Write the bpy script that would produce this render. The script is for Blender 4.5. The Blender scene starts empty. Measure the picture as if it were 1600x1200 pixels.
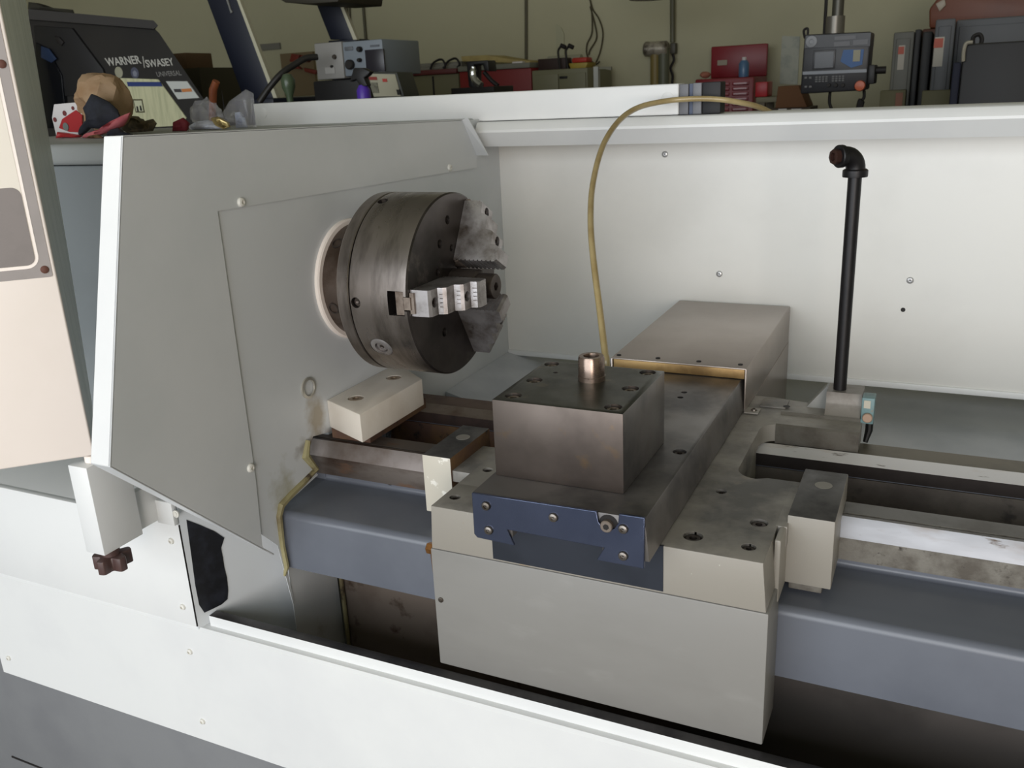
import bpy, bmesh, math, random
from mathutils import Vector, Matrix
random.seed(4)
S = bpy.context.scene
COL = S.collection
# ------------------------------------------------------------------ camera calibration (metres)
RX = Vector((0.9040743, 0.4248205, -0.0466614)); RY = Vector((0.0930770, -0.3022794, -0.9486642)); RZ = Vector((-0.4171168, 0.8533198, -0.3128241))
F = 1398.870
CAM = Vector((0, 0, 1.42))
def ray(px, py):
    v = Vector(((px-800)/F, (py-600)/F, 1.0))
    return RX*v.x + RY*v.y + RZ*v.z
def at(px, py, **k):
    """point of the place measured on the plane x=, y= or z= (metres)"""
    a, v = list(k.items())[0]; i = 'xyz'.index(a); d = ray(px, py)
    return CAM + d*((v-CAM[i])/d[i])
# ------------------------------------------------------------------ materials
def lin(c):
    o = []
    for v in c:
        v /= 255
        o.append(v/12.92 if v <= .04045 else ((v+.055)/1.055)**2.4)
    return (*o, 1)
def mat(name, rgb, rough=.5, metal=0.0, rgb2=None, scale=6, lo=.45, hi=.65, rgb3=None, scale3=30, lo3=.6, hi3=.7,
        bump=0.0, bscale=80, rvar=.0, stretch=(1, 1, 1), emit=None, coat=0, trans=0, alpha=1, spec=.5):
    m = bpy.data.materials.new(name); m.use_nodes = True
    N = m.node_tree.nodes; L = m.node_tree.links
    b = N['Principled BSDF']
    b.inputs['Base Color'].default_value = lin(rgb); b.inputs['Roughness'].default_value = rough
    b.inputs['Metallic'].default_value = metal
    b.inputs['Specular IOR Level'].default_value = spec
    if coat: b.inputs['Coat Weight'].default_value = coat; b.inputs['Coat Roughness'].default_value = .15
    if trans: b.inputs['Transmission Weight'].default_value = trans; b.inputs['IOR'].default_value = 1.1
    if alpha < 1: b.inputs['Alpha'].default_value = alpha
    if emit: b.inputs['Emission Color'].default_value = lin(rgb); b.inputs['Emission Strength'].default_value = emit
    tc = N.new('ShaderNodeTexCoord'); mp = N.new('ShaderNodeMapping'); mp.inputs['Scale'].default_value = stretch
    L.new(tc.outputs['Object'], mp.inputs['Vector'])
    def noise(sc, det=5):
        n = N.new('ShaderNodeTexNoise'); n.inputs['Scale'].default_value = sc; n.inputs['Detail'].default_value = det
        n.inputs['Roughness'].default_value = .6
        L.new(mp.outputs['Vector'], n.inputs['Vector']); return n
    cur = None
    for (c2, sc, a, z) in ((rgb2, scale, lo, hi), (rgb3, scale3, lo3, hi3)):
        if c2 is None: continue
        n = noise(sc); r = N.new('ShaderNodeMapRange')
        r.inputs['From Min'].default_value = a; r.inputs['From Max'].default_value = z
        L.new(n.outputs['Fac'], r.inputs['Value'])
        x = N.new('ShaderNodeMix'); x.data_type = 'RGBA'
        L.new(r.outputs['Result'], x.inputs[0])
        if cur: L.new(cur, x.inputs[6])
        else: x.inputs[6].default_value = lin(rgb)
        x.inputs[7].default_value = lin(c2); cur = x.outputs[2]
    if cur: L.new(cur, b.inputs['Base Color'])
    if rvar:
        n = noise(scale*1.7); r = N.new('ShaderNodeMapRange')
        r.inputs['From Min'].default_value = .3; r.inputs['From Max'].default_value = .7
        r.inputs['To Min'].default_value = max(.03, rough-rvar); r.inputs['To Max'].default_value = min(1, rough+rvar)
        L.new(n.outputs['Fac'], r.inputs['Value']); L.new(r.outputs['Result'], b.inputs['Roughness'])
    if bump:
        n = noise(bscale, 3); q = N.new('ShaderNodeBump'); q.inputs['Strength'].default_value = bump
        q.inputs['Distance'].default_value = .002
        L.new(n.outputs['Fac'], q.inputs['Height']); L.new(q.outputs['Normal'], b.inputs['Normal'])
    return m
WHITE = mat('white_paint', (227, 228, 227), .38, rgb2=(221, 222, 222), scale=3, bump=.05, bscale=400)
WHITE2 = mat('backsplash_paint', (222, 221, 216), .32, rgb2=(214, 213, 208), scale=2.5, bump=.04, bscale=300)
CREAM = mat('cream_paint', (244, 233, 224), .4, rgb2=(240, 229, 219), scale=3)
GREY_SHEET = mat('headstock_grey_paint', (209, 212, 214), .42, rgb2=(201, 205, 207), scale=4, rgb3=(150, 146, 132), scale3=9, lo3=.68, hi3=.85, bump=.04, bscale=300)
GUARDM = mat('guard_grey_paint', (211, 213, 214), .4, rgb2=(204, 207, 208), scale=3, bump=.04, bscale=300)
BED = mat('bed_blue_grey_paint', (101, 105, 114), .34, rgb2=(94, 98, 107), scale=5, coat=.15, bump=.05, bscale=60)
BASEG = mat('base_dark_grey_paint', (128, 129, 131), .42, rgb2=(120, 121, 124), scale=4)
CHUTE = mat('chute_grey_paint', (188, 191, 196), .45, rgb2=(172, 176, 182), scale=5)
WAYL = mat('ground_way_steel', (152, 153, 157), .42, .35, rgb2=(120, 106, 92), scale=9, lo=.52, hi=.72, rgb3=(80, 66, 54), scale3=38, lo3=.62, hi3=.7, rvar=.1, stretch=(.5, 2, 2))
WAYL2 = mat('rear_way_steel_painted_sheen', (226, 224, 224), .38, .25, rgb2=(190, 172, 150), scale=9, lo=.55, hi=.75, rgb3=(90, 76, 62), scale3=38, lo3=.64, hi3=.71, rvar=.1, stretch=(.5, 2, 2))  # mottled way steel; reflected brightness is put into its pale base colour
WAYD = mat('stained_way_steel', (92, 84, 78), .5, .5, rgb2=(62, 48, 40), scale=10, rgb3=(100, 72, 52), scale3=25, lo3=.6, hi3=.75, bump=.1, bscale=200, stretch=(.6, 2, 2))
RUST = mat('rusty_cast_iron', (86, 62, 50), .75, .1, rgb2=(110, 82, 48), scale=14, rgb3=(44, 36, 32), scale3=30, bump=.3, bscale=120)
CAST = mat('rough_cast_edge', (120, 116, 108), .7, .2, rgb2=(86, 80, 72), scale=20, rgb3=(60, 54, 48), scale3=60, bump=.4, bscale=150)
SADT = mat('saddle_top_worn_metal', (156, 151, 143), .5, .25, rgb2=(104, 102, 99), scale=8, lo=.46, hi=.66, rgb3=(150, 142, 128), scale3=20, lo3=.62, hi3=.76, bump=.1, bscale=150, rvar=.1)
SADF = mat('saddle_beige_paint', (147, 142, 133), .45, rgb2=(196, 192, 182), scale=170, lo=.70, hi=.74, rgb3=(146, 120, 80), scale3=14, lo3=.66, hi3=.76, bump=.08, bscale=120)
APR = mat('apron_beige_grey_paint', (134, 132, 128), .42, rgb2=(127, 125, 121), scale=4, rgb3=(141, 139, 135), scale3=12, lo3=.6, hi3=.75, stretch=(.6, 1, 1.6))
SLIDE = mat('slide_dark_steel', (122, 118, 115), .38, .65, rgb2=(84, 82, 82), scale=7, rgb3=(120, 114, 106), scale3=22, lo3=.6, hi3=.75, rvar=.1)
BLOCKM = mat('tool_block_steel', (98, 89, 83), .42, .8, rgb2=(82, 74, 69), scale=7, rgb3=(112, 90, 60), scale3=11, lo3=.6, hi3=.74, rvar=.08)
BLOCKT = mat('tool_block_top_steel', (92, 92, 84), .4, .8, rgb2=(66, 67, 62), scale=10, rgb3=(110, 104, 90), scale3=30, rvar=.1)
PLATE = mat('polished_blue_steel', (92, 100, 124), .22, .85, rgb2=(80, 88, 112), scale=5, rvar=.06)
DOVE = mat('dark_blue_dovetail_face', (56, 60, 69), .38, .5, rgb2=(48, 52, 60), scale=9, rgb3=(150, 160, 175), scale3=160, lo3=.74, hi3=.78)
COVER = mat('cover_sheet_steel', (168, 158, 150), .34, .75, rgb2=(158, 148, 140), scale=4, rgb3=(110, 103, 98), scale3=16, lo3=.68, hi3=.8, rvar=.04)
BRASS = mat('brass_strip', (170, 140, 92), .45, .6, rgb2=(130, 104, 66), scale=16)
BRASSN = mat('aged_brass', (160, 112, 64), .4, .8, rgb2=(110, 74, 44), scale=30)
CHUCK = mat('turned_chuck_steel', (152, 144, 139), .30, .95, rgb2=(112, 105, 100), scale=7, rgb3=(92, 80, 72), scale3=22, lo3=.66, hi3=.8, bump=.03, bscale=60, rvar=.05, stretch=(4, 1, 1))
CHUCKF = mat('chuck_face_steel', (96, 90, 88), .38, .9, rgb2=(68, 64, 62), scale=6, rgb3=(110, 102, 96), scale3=14, rvar=.08)
JAW = mat('jaw_steel', (176, 172, 172), .34, .75, rgb2=(112, 104, 98), scale=16, rgb3=(66, 52, 42), scale3=30, lo3=.64, hi3=.76, rvar=.1)
JAWD = mat('dark_jaw_steel', (88, 80, 75), .45, .8, rgb2=(62, 53, 48), scale=20, rvar=.1)
DARK = mat('dark_recess_steel', (34, 31, 30), .6, .3)
SCREW = mat('screw_steel', (128, 122, 116), .35, .85, rgb2=(90, 82, 74), scale=60)
WSCREW = mat('painted_screw', (224, 222, 214), .4)
IRON = mat('black_iron_pipe', (34, 32, 33), .42, .4, rgb2=(26, 25, 27), scale=14, rgb3=(62, 50, 44), scale3=24, lo3=.66, hi3=.74, bump=.1, bscale=90)
TEAL = mat('teal_paint', (112, 140, 142), .5, rgb2=(92, 118, 120), scale=40, rgb3=(150, 120, 96), scale3=60, lo3=.62, hi3=.7)
HOSE = mat('yellowed_hose', (166, 148, 106), .3, rgb2=(150, 130, 88), scale=20, rgb3=(110, 84, 48), scale3=14, lo3=.66, hi3=.8, coat=.3)
KNOB = mat('brown_phenolic', (80, 60, 57), .4, rgb2=(80, 56, 52), scale=30)
SEAL = mat('old_olive_sealant', (150, 142, 104), .7, rgb2=(112, 100, 72), scale=20, rgb3=(70, 58, 42), scale3=40, bump=.4, bscale=120)
SCUFF = mat('black_scuff_paint', (20, 21, 26), .5, rgb2=(34, 36, 44), scale=40, rgb3=(120, 124, 130), scale3=160, lo3=.72, hi3=.76)
CURBT = mat('worn_black_curb_top', (66, 64, 64), .4, .4, rgb2=(44, 42, 44), scale=16, rvar=.1)
PAN = mat('dark_pan_steel_and_shadow', (98, 92, 88), .6, .1, rgb2=(80, 75, 72), scale=5)
PANB = mat('stained_brown_panel', (118, 106, 96), .6, .1, rgb2=(98, 84, 74), scale=6, rgb3=(74, 58, 46), scale3=18)
DEC = mat('decal_grey', (150, 142, 138), .5, rgb2=(140, 133, 129), scale=8)
DEC2 = mat('decal_dark_grey', (122, 114, 110), .5, rgb2=(112, 105, 101), scale=12, rgb3=(170, 162, 155), scale3=60, lo3=.76, hi3=.78)
BRUSH = mat('brushed_green_grey', (222, 226, 218), .4, 0, rgb2=(206, 212, 203), scale=10, stretch=(8, 8, .6))
RUSTS = mat('rusty_screw', (96, 60, 48), .7, .2)
# ------------------------------------------------------------------ mesh builder
class MB:
    def __init__(s, M=None): s.b = bmesh.new(); s.M = M or Matrix()
    def face(s, vs):
        try: return s.b.faces.new(vs)
        except ValueError: return None
    def v(s, p): return s.b.verts.new(s.M @ Vector(p))
    def box(s, x0, x1, y0, y1, z0, z1, bev=0, seg=2):
        t = bmesh.new(); bmesh.ops.create_cube(t, size=1)
        for v in t.verts: v.co = Vector(((x0+x1)/2+v.co.x*(x1-x0), (y0+y1)/2+v.co.y*(y1-y0), (z0+z1)/2+v.co.z*(z1-z0)))
        if bev: bmesh.ops.bevel(t, geom=t.edges[:], offset=bev, segments=seg, affect='EDGES', profile=.5)
        return s.add(t)
    def add(s, t):
        mp = {v: s.v(v.co) for v in t.verts}
        for f in t.faces: s.face([mp[v] for v in f.verts])
        t.free(); return s
    def prism(s, pts, a0, a1, axis='y', bev=0, seg=2):
        """polygon extruded along an axis; pts are the two other coordinates in order"""
        def p3(u, w, a): return {'x': (a, u, w), 'y': (u, a, w), 'z': (u, w, a)}[axis]
        t = bmesh.new()
        lo = [t.verts.new(p3(u, w, a0)) for u, w in pts]; hi = [t.verts.new(p3(u, w, a1)) for u, w in pts]
        n = len(pts); t.faces.new(lo[::-1]); t.faces.new(hi)
        for i in range(n): t.faces.new([lo[i], lo[(i+1) % n], hi[(i+1) % n], hi[i]])
        bmesh.ops.recalc_face_normals(t, faces=t.faces[:])
        if bev: bmesh.ops.bevel(t, geom=t.edges[:], offset=bev, segments=seg, affect='EDGES', profile=.5)
        return s.add(t)
    def lathe(s, prof, o=(0, 0, 0), ax=(0, 0, 1), n=32, close=True):
        """profile of (radius, height) revolved about an axis through o"""
        ax = Vector(ax).normalized(); u = ax.orthogonal().normalized(); w = ax.cross(u); o = Vector(o)
        rings = []
        for r, h in prof:
            if r < 1e-6: rings.append([s.v(o+ax*h)])
            else: rings.append([s.v(o+ax*h+u*(r*math.cos(2*math.pi*i/n))+w*(r*math.sin(2*math.pi*i/n))) for i in range(n)])
        for a, b in zip(rings, rings[1:]):
            for i in range(n):
                j = (i+1) % n
                if len(a) == 1 and len(b) == 1: continue
                if len(a) == 1: s.face([a[0], b[j], b[i]])
                elif len(b) == 1: s.face([a[i], a[j], b[0]])
                else: s.face([a[i], a[j], b[j], b[i]])
        if close:
            if len(rings[0]) > 1: s.face(rings[0][::-1])
            if len(rings[-1]) > 1: s.face(rings[-1])
        return s
    def cyl(s, p, q, r, n=24, bev=0):
        p = Vector(p); q = Vector(q); L = (q-p).length
        pr = [(r-bev, 0), (r, bev), (r, L-bev), (r-bev, L)] if bev else [(r, 0), (r, L)]
        return s.lathe(pr, p, q-p, n)
    def tube(s, pts, r, n=10, cap=True):
        pts = [Vector(p) for p in pts]; prev = None; rings = []
        for i, p in enumerate(pts):
            t = (pts[min(i+1, len(pts)-1)]-pts[max(i-1, 0)]).normalized()
            if prev is None: u = t.orthogonal().normalized()
            else: u = (prev-t*prev.dot(t)).normalized()
            prev = u; w = t.cross(u); rr = r[i] if isinstance(r, (list, tuple)) else r
            rings.append([s.v(p+(u*math.cos(2*math.pi*k/n)+w*math.sin(2*math.pi*k/n))*rr) for k in range(n)])
        for a, b in zip(rings, rings[1:]):
            for i in range(n): s.face([a[i], a[(i+1) % n], b[(i+1) % n], b[i]])
        if cap: s.face(rings[0][::-1]); s.face(rings[-1])
        return s
    def blob(s, c, r, sub=3, amp=.15, fr=3, seed=0):
        """a lumpy closed surface"""
        from mathutils import noise as mn
        t = bmesh.new(); bmesh.ops.create_icosphere(t, subdivisions=sub, radius=1)
        for v in t.verts:
            d = v.co.normalized(); k = 1+amp*mn.noise(d*fr+Vector((seed*7.3, seed, 0)))*2
            v.co = Vector(c)+Vector((d.x*r[0], d.y*r[1], d.z*r[2]))*k
        return s.add(t)
    def build(s, name, mats, parent=None, smooth=35, cuts=None, slot=None, bevel=0):
        b = s.b; bmesh.ops.recalc_face_normals(b, faces=b.faces[:])
        me = bpy.data.meshes.new(name); b.to_mesh(me); b.free()
        o = bpy.data.objects.new(name, me); COL.objects.link(o)
        mats = mats if isinstance(mats, (list, tuple)) else [mats]
        for m in mats: me.materials.append(m)
        if cuts:
            c = MB()
            for (p, ax, r, d) in cuts:
                ax = Vector(ax).normalized(); c.cyl(Vector(p)+ax*.004, Vector(p)-ax*d, r, 28)
            cut_by(o, c)
            me = o.data
        if bevel:
            md = o.modifiers.new('bevel', 'BEVEL'); md.width = bevel; md.segments = 2; md.limit_method = 'ANGLE'; md.angle_limit = math.radians(40)
        if slot:
            for f in me.polygons: f.material_index = slot(f)
        for f in me.polygons: f.use_smooth = True
        try: me.set_sharp_from_angle(angle=math.radians(smooth))
        except Exception: pass
        if parent is not None: adopt(o, parent)
        return o
def cut_by(o, mb):
    b = mb.b; bmesh.ops.recalc_face_normals(b, faces=b.faces[:])
    me = bpy.data.meshes.new('cutter'); b.to_mesh(me); b.free()
    c = bpy.data.objects.new('cutter', me); COL.objects.link(c)
    md = o.modifiers.new('cut', 'BOOLEAN'); md.object = c; md.solver = 'EXACT'; md.operation = 'DIFFERENCE'; md.use_self = True
    bpy.context.view_layer.update()
    dg = bpy.context.evaluated_depsgraph_get()
    new = bpy.data.meshes.new_from_object(o.evaluated_get(dg))
    o.modifiers.clear(); o.data = new
    bpy.data.objects.remove(c)
def origin(o):
    v = Vector((0, 0, 0))
    while o is not None: v += o.location; o = o.parent
    return v
def adopt(o, parent):
    o.data.transform(Matrix.Translation(-origin(parent))); o.parent = parent
def thing(name, label, cat, loc, group=None):
    o = bpy.data.objects.new(name, None); COL.objects.link(o); o.location = loc; o.empty_display_size = .05
    o['label'] = label; o['category'] = cat
    if group: o['group'] = group
    return o
def tag(o, label, cat, group=None):
    o['label'] = label; o['category'] = cat
    if group: o['group'] = group
    return o
def struct(o): o['kind'] = 'structure'; return o
def button_screw(p, ax, r, m, parent, name='screw'):
    """domed screw head standing on a face, with a socket"""
    p = Vector(p); ax = Vector(ax).normalized(); h = r*.7
    o = MB().lathe([(r, -.001), (r, h*.3), (r*.85, h*.75), (r*.45, h), (r*.42, h), (r*.42, h*.35), (0, h*.3)], p, ax, 20).build(name, m, parent)
    s = MB().lathe([(r*.40, h*.32), (0, h*.325)], p, ax, 6, close=False).build('socket', DARK, o)
    return o
def sunk_screw(p, ax, r, d, parent, m=SCREW, name='socket_screw'):
    """cap screw lying in a counterbore of radius r and depth d"""
    p = Vector(p); ax = Vector(ax).normalized()
    o = MB().lathe([(r*.8, -d), (r*.8, -d*.35), (r*.72, -d*.25), (r*.4, -d*.25), (r*.38, -d*.7), (0, -d*.7)], p, ax, 24).build(name, m, parent)
    MB().lathe([(r*.36, -d*.68), (0, -d*.675)], p, ax, 6, close=False).build('socket', DARK, o)
    return o
XP = (1, 0, 0); YN = (0, -1, 0); ZP = (0, 0, 1)

# ================================================================== ROOM
WALLM = mat('wall_olive_cream_paint', (184, 180, 150), .7, rgb2=(176, 172, 143), scale=.6)
FLOORM = mat('concrete_floor', (120, 116, 108), .6, rgb2=(96, 92, 86), scale=1.5, rgb3=(70, 66, 60), scale3=8, lo3=.62)
CEILM = mat('ceiling_paint', (170, 168, 150), .8)
XL, XR, YB, YF, ZT = -9.6, 4.2, 6.6, -3.4, 4.6
struct(MB().box(XL-.2, XR+.2, YF-.2, YB+.2, -.15, 0).build('floor', FLOORM))
struct(MB().box(XL-.2, XR+.2, YF-.2, YB+.2, ZT, ZT+.15).build('ceiling', CEILM))
struct(MB().box(XL-.2, XR+.2, YB, YB+.2, 0, ZT).build('wall_back', WALLM))
struct(MB().box(XL-.2, XL, YF, YB, 0, ZT).build('wall_left', WALLM))
struct(MB().box(XR, XR+.2, YF, YB, 0, ZT).build('wall_right', WALLM))
OX0, OX1, OZ = -4.6, 2.4, 3.7
wf = MB().box(XL-.2, OX0, YF-.2, YF, 0, ZT); wf.box(OX1, XR+.2, YF-.2, YF, 0, ZT); wf.box(OX0, OX1, YF-.2, YF, OZ, ZT)
struct(wf.build('wall_front', WALLM))

# ================================================================== LATHE (bed, headstock, panels)
XE = 1.15                                        # the lathe runs on past the right edge of the view
lathe = thing('lathe', 'big white and grey metal lathe body with headstock, blue-grey bed and tall backsplash', 'lathe', (-.4, 1.4, 0))
def arc(cx, cy, r, a0, a1, n=6): return [(cx+r*math.cos(math.radians(a0+(a1-a0)*i/n)), cy+r*math.sin(math.radians(a0+(a1-a0)*i/n))) for i in range(n+1)]
bedp = [(1.04, .669)] + arc(1.052, .760, .012, 180, 90) + arc(1.171, .778, .006, -90, 0) + [(1.177, .790), (1.225, .79), (1.255, .71), (1.36, .71), (1.384, .818), (1.467, .818), (1.467, .669)]
bed = MB().prism(bedp, -.955, XE, 'x').build('bed', BED, lathe, slot=None)
MB().prism([(1.06, .70), (1.06, .7719), (1.176, .7719), (1.176, .7899), (1.225, .7899), (1.225, .70)], -.99, -.9551, 'x').build('bed_end', BED, lathe)
button_screw(at(610, 753, y=1.177), YN, .006, DARK, bed)
fw = [(1.163, .789), (1.163, .822), (1.1765, .848), (1.183, .848), (1.183, .844), (1.188, .844), (1.188, .848), (1.223, .848), (1.228, .789)]
def wslot(f):
    n = f.normal
    if n.z > .3 and n.y < -.3: return 0
    if n.z > .8: return 1
    return 2
for seg, mm in ((( -.985, -.30), [mat('way_steel_worn_left', (128, 120, 116), .4, .55, rgb2=(104, 92, 84), scale=12, rvar=.1), WAYD, WAYD]), ((-.30, XE), [WAYL, mat('way_top_steel', (112, 110, 106), .4, .6, rgb2=(90, 86, 80), scale=12), CAST])):
    MB().prism(fw, seg[0], seg[1], 'x').build('front_way', mm, lathe, slot=wslot)
rw = [(1.38, .818), (1.38, .8385), (1.409, .8465), (1.411, .841), (1.467, .842), (1.467, .818)]
def rslot(f):
    n = f.normal
    if n.z > .8 and f.center.y < 1.410: return 0
    if n.z > .8: return 1
    return 2
for seg, mm in (((-.985, -.40), [mat('rear_way_dull', (124, 112, 100), .45, .4, rgb2=(98, 80, 66), scale=14), mat('rear_way_strip', (104, 84, 72), .5, .3, rgb2=(84, 64, 54), scale=16), mat('rear_way_rusty_side', (62, 46, 40), .6, .2, rgb2=(44, 34, 30), scale=14)]),
                ((-.40, XE), [WAYL2, mat('rear_strip_right', (110, 103, 88), .5, .3, rgb2=(92, 86, 74), scale=12), mat('rear_way_dark_side', (64, 58, 56), .42, .5, rgb2=(52, 46, 44), scale=8)])):
    MB().prism(rw, seg[0], seg[1], 'x').build('rear_way', mm, lathe, slot=rslot)
MB().prism([(1.2255, .7885), (1.2285, .7885), (1.2585, .7115), (1.358, .7115), (1.3815, .816), (1.3785, .816), (1.356, .7145), (1.2605, .7145)], -.94, -.5, 'x').build('channel_lining', RUST, lathe)
MB().prism([(1.2255, .7885), (1.2285, .7885), (1.2585, .7115), (1.358, .7115), (1.3815, .816), (1.3785, .816), (1.356, .7145), (1.2605, .7145)], -.5, XE, 'x').build('channel_lining', mat('channel_dark_iron', (84, 77, 70), .6, .2, rgb2=(64, 56, 50), scale=9, rgb3=(48, 42, 38), scale3=26, bump=.2), lathe)
COVM = GREY_SHEET.copy(); COVM.name = 'headstock_cover_stained_paint'
def stain(m, c, s, rgb, amt):
    N = m.node_tree.nodes; L = m.node_tree.links; bs_ = N['Principled BSDF']; src = bs_.inputs['Base Color'].links[0].from_socket
    tc = N.new('ShaderNodeTexCoord'); vm = N.new('ShaderNodeVectorMath'); vm.operation = 'SUBTRACT'; vm.inputs[1].default_value = c
    v2 = N.new('ShaderNodeVectorMath'); v2.operation = 'MULTIPLY'; v2.inputs[1].default_value = s
    ln = N.new('ShaderNodeVectorMath'); ln.operation = 'LENGTH'; nz = N.new('ShaderNodeTexNoise'); nz.inputs['Scale'].default_value = 45; nz.inputs['Detail'].default_value = 6
    ad = N.new('ShaderNodeMath'); ad.operation = 'MULTIPLY_ADD'; ad.inputs[1].default_value = 1.6; mr = N.new('ShaderNodeMapRange')
    mr.inputs['From Min'].default_value = 2.0; mr.inputs['From Max'].default_value = 1.2; mr.inputs['To Max'].default_value = amt
    L.new(tc.outputs['Object'], vm.inputs[0]); L.new(vm.outputs[0], v2.inputs[0]); L.new(v2.outputs[0], ln.inputs[0])
    L.new(tc.outputs['Object'], nz.inputs['Vector']); L.new(nz.outputs['Fac'], ad.inputs[0]); L.new(ln.outputs['Value'], ad.inputs[2]); L.new(ad.outputs[0], mr.inputs['Value'])
    x = N.new('ShaderNodeMix'); x.data_type = 'RGBA'; L.new(mr.outputs['Result'], x.inputs[0]); L.new(src, x.inputs[6]); x.inputs[7].default_value = lin(rgb); L.new(x.outputs[2], bs_.inputs['Base Color'])
stain(COVM, (-.545, -.243, .893), (0, 40, 20), (150, 132, 98), .7)
stain(COVM, (-.545, -.235, .852), (0, 14, 60), (96, 78, 54), .8)
stain(COVM, (-.545, -.345, .775), (0, 30, 14), (150, 144, 108), .6)
# headstock sheet with its cut-out for the bed, drawn in (y, z)
def yz(*pp, x=-.945): return [(at(a, b, x=x).y, at(a, b, x=x).z) for a, b in pp]
hs = [(.985, 1.36), (1.925, 1.36), (1.925, .70), (1.50, .70), (1.50, .86), (1.225, .852)] + yz((489, 682), (478, 722), (497, 742), (436, 798), (449, 890)) + [(1.0405, .60), (1.037, .60), (1.02, .72), (.985, .76)]
MB().prism(hs, -.9458, -.945, 'x').build('headstock_cover', COVM, lathe)
hcov = [o for o in COL.objects if o.name == 'headstock_cover'][0]
MB().prism([(1.0395, .36), (1.164, .36), (1.164, .668), (1.0395, .668)], -.9476, -.9470, 'x').build('lower_cover', GREY_SHEET, lathe)
MB().tube([(-.944, *yz(p)[0]) for p in ((480, 688), (476, 712), (492, 733), (474, 753), (455, 771), (438, 790), (435, 806), (440, 850), (447, 885), (444, 900))], [.005, .008, .007, .006, .006, .007, .006, .005, .005, .002], 8).build('sealant_bead', SEAL, lathe)
# plate seam low on the sheet and drip stains are in the paint; round plug and maker's guard
p = at(481, 606, x=-.945)
plug = MB().lathe([(.0185, -.002), (.0185, .003), (.014, .004), (.0135, .001)], p, XP, 28, close=False).build('round_plug', mat('bright_ring', (190, 186, 176), .3, .6), lathe)
MB().lathe([(.0138, -.001), (0, -.001)], p, XP, 28, close=False).build('plug_glass', mat('dark_green_plug', (70, 82, 74), .2, .2), plug)
# splash guard : sheet + bent flanges
gx = -.9415
gp = yz((192, 212), (722, 187), (745, 243), (745, 262), (340, 330), (400, 752), (410, 853), (416, 862), (172, 730), x=gx)
guard = MB().prism(gp, gx-.003, gx, 'x').build('splash_guard', GUARDM, lathe)
gq = yz((192, 212), (172, 730), (428, 868), (722, 187), x=gx)
a, b_, c, d = gq
def quad_flange(p, q, w0, w1, th, name, m, inward=(0, 0)):
    mb = MB(); x0 = gx
    iy, iz = inward
    P = [(x0, *p), (x0, *q), (x0-w1, *q), (x0-w0, *p)]
    top = [mb.v(t) for t in P]; bot = [mb.v((t[0], t[1]+iy*th, t[2]+iz*th)) for t in P]
    mb.face(top); mb.face(bot[::-1])
    for i in range(4): mb.face([top[i], bot[i], bot[(i+1) % 4], top[(i+1) % 4]])
    return mb.build(name, m, guard, bevel=.0012)
quad_flange(a, b_, .034, .036, .003, 'front_flange', WHITE, (1, 0))
quad_flange(b_, c, .036, .004, .003, 'bottom_flange', GUARDM, (.7, .7))
quad_flange(a, d, .034, .03, .003, 'top_flange', WHITE, (0, -1))
lp = [at(722, 187, x=gx), at(745, 243, x=gx)]
l0 = at(731, 184, x=-.925); l1 = at(763, 243, x=-.905)
mb = MB(); vs = [mb.v(t) for t in (lp[0], l0, l1, lp[1])]; v2 = [mb.v(t+Vector((0, .003, 0))) for t in (lp[0], l0, l1, lp[1])]
mb.face(vs); mb.face(v2[::-1])
for i in range(4): mb.face([vs[i], v2[i], v2[(i+1) % 4], vs[(i+1) % 4]])
mb.build('corner_flange', GUARDM, guard)
for q in ((376, 316), (702, 262), (391, 731)): button_screw(at(*q, x=gx), XP, .0072, WSCREW, guard)
# headstock housing behind the guard, ledge, front panels
HOUS = mat('housing_darker_grey', (138, 143, 145), .45, rgb2=(130, 135, 137), scale=3)  # even grey, darker than the guard and front panels
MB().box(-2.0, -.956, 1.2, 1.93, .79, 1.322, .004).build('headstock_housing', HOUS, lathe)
MB().box(-2.0, -.956, 1.19, 1.93, 1.3235, 1.362, .010, 3).build('housing_lid', mat('lid_grey_paint', (170, 172, 170), .45), lathe)
MB().box(-2.0, -1.048, .93, 1.2, .70, .789, .002).build('front_ledge', WHITE, lathe)
pu = MB().box(-2.0, -1.047, .918, .93, .602, .789, .0015).build('upper_front_panel', WHITE, lathe)
for q in ((268, 845), (286, 948)): button_screw(at(*q, y=.918), YN, .0055, WSCREW, pu)
pl_ = MB().prism([(.918, .366), (.918, .595), (.922, .600), (.936, .600), (.936, .366)], -1.605, XE, 'x').build('lower_front_panel', WHITE, lathe)
MB().box(-2.0, -1.609, .924, .936, .366, .6, .001).build('end_front_panel', BASEG, lathe)
for q in ((14, 1028), (297, 1018), (317, 1127)): button_screw(at(*q, y=.918), YN, .0055, WSCREW, pl_)
bs = MB().box(-2.0, XE, .945, 2.0, 0, .366, .004).build('base', BASEG, lathe)
MB().prism([(at(18, 1181, y=.944).x, at(18, 1181, y=.944).z), (at(70, 1200, y=.944).x+.2, at(18, 1181, y=.944).z), (at(70, 1200, y=.944).x+.2, at(18, 1181, y=.944).z-.004), (at(18, 1181, y=.944).x, at(18, 1181, y=.944).z-.004)], .9435, .95, 'y').build('handle_slot', DARK, bs)
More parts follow.
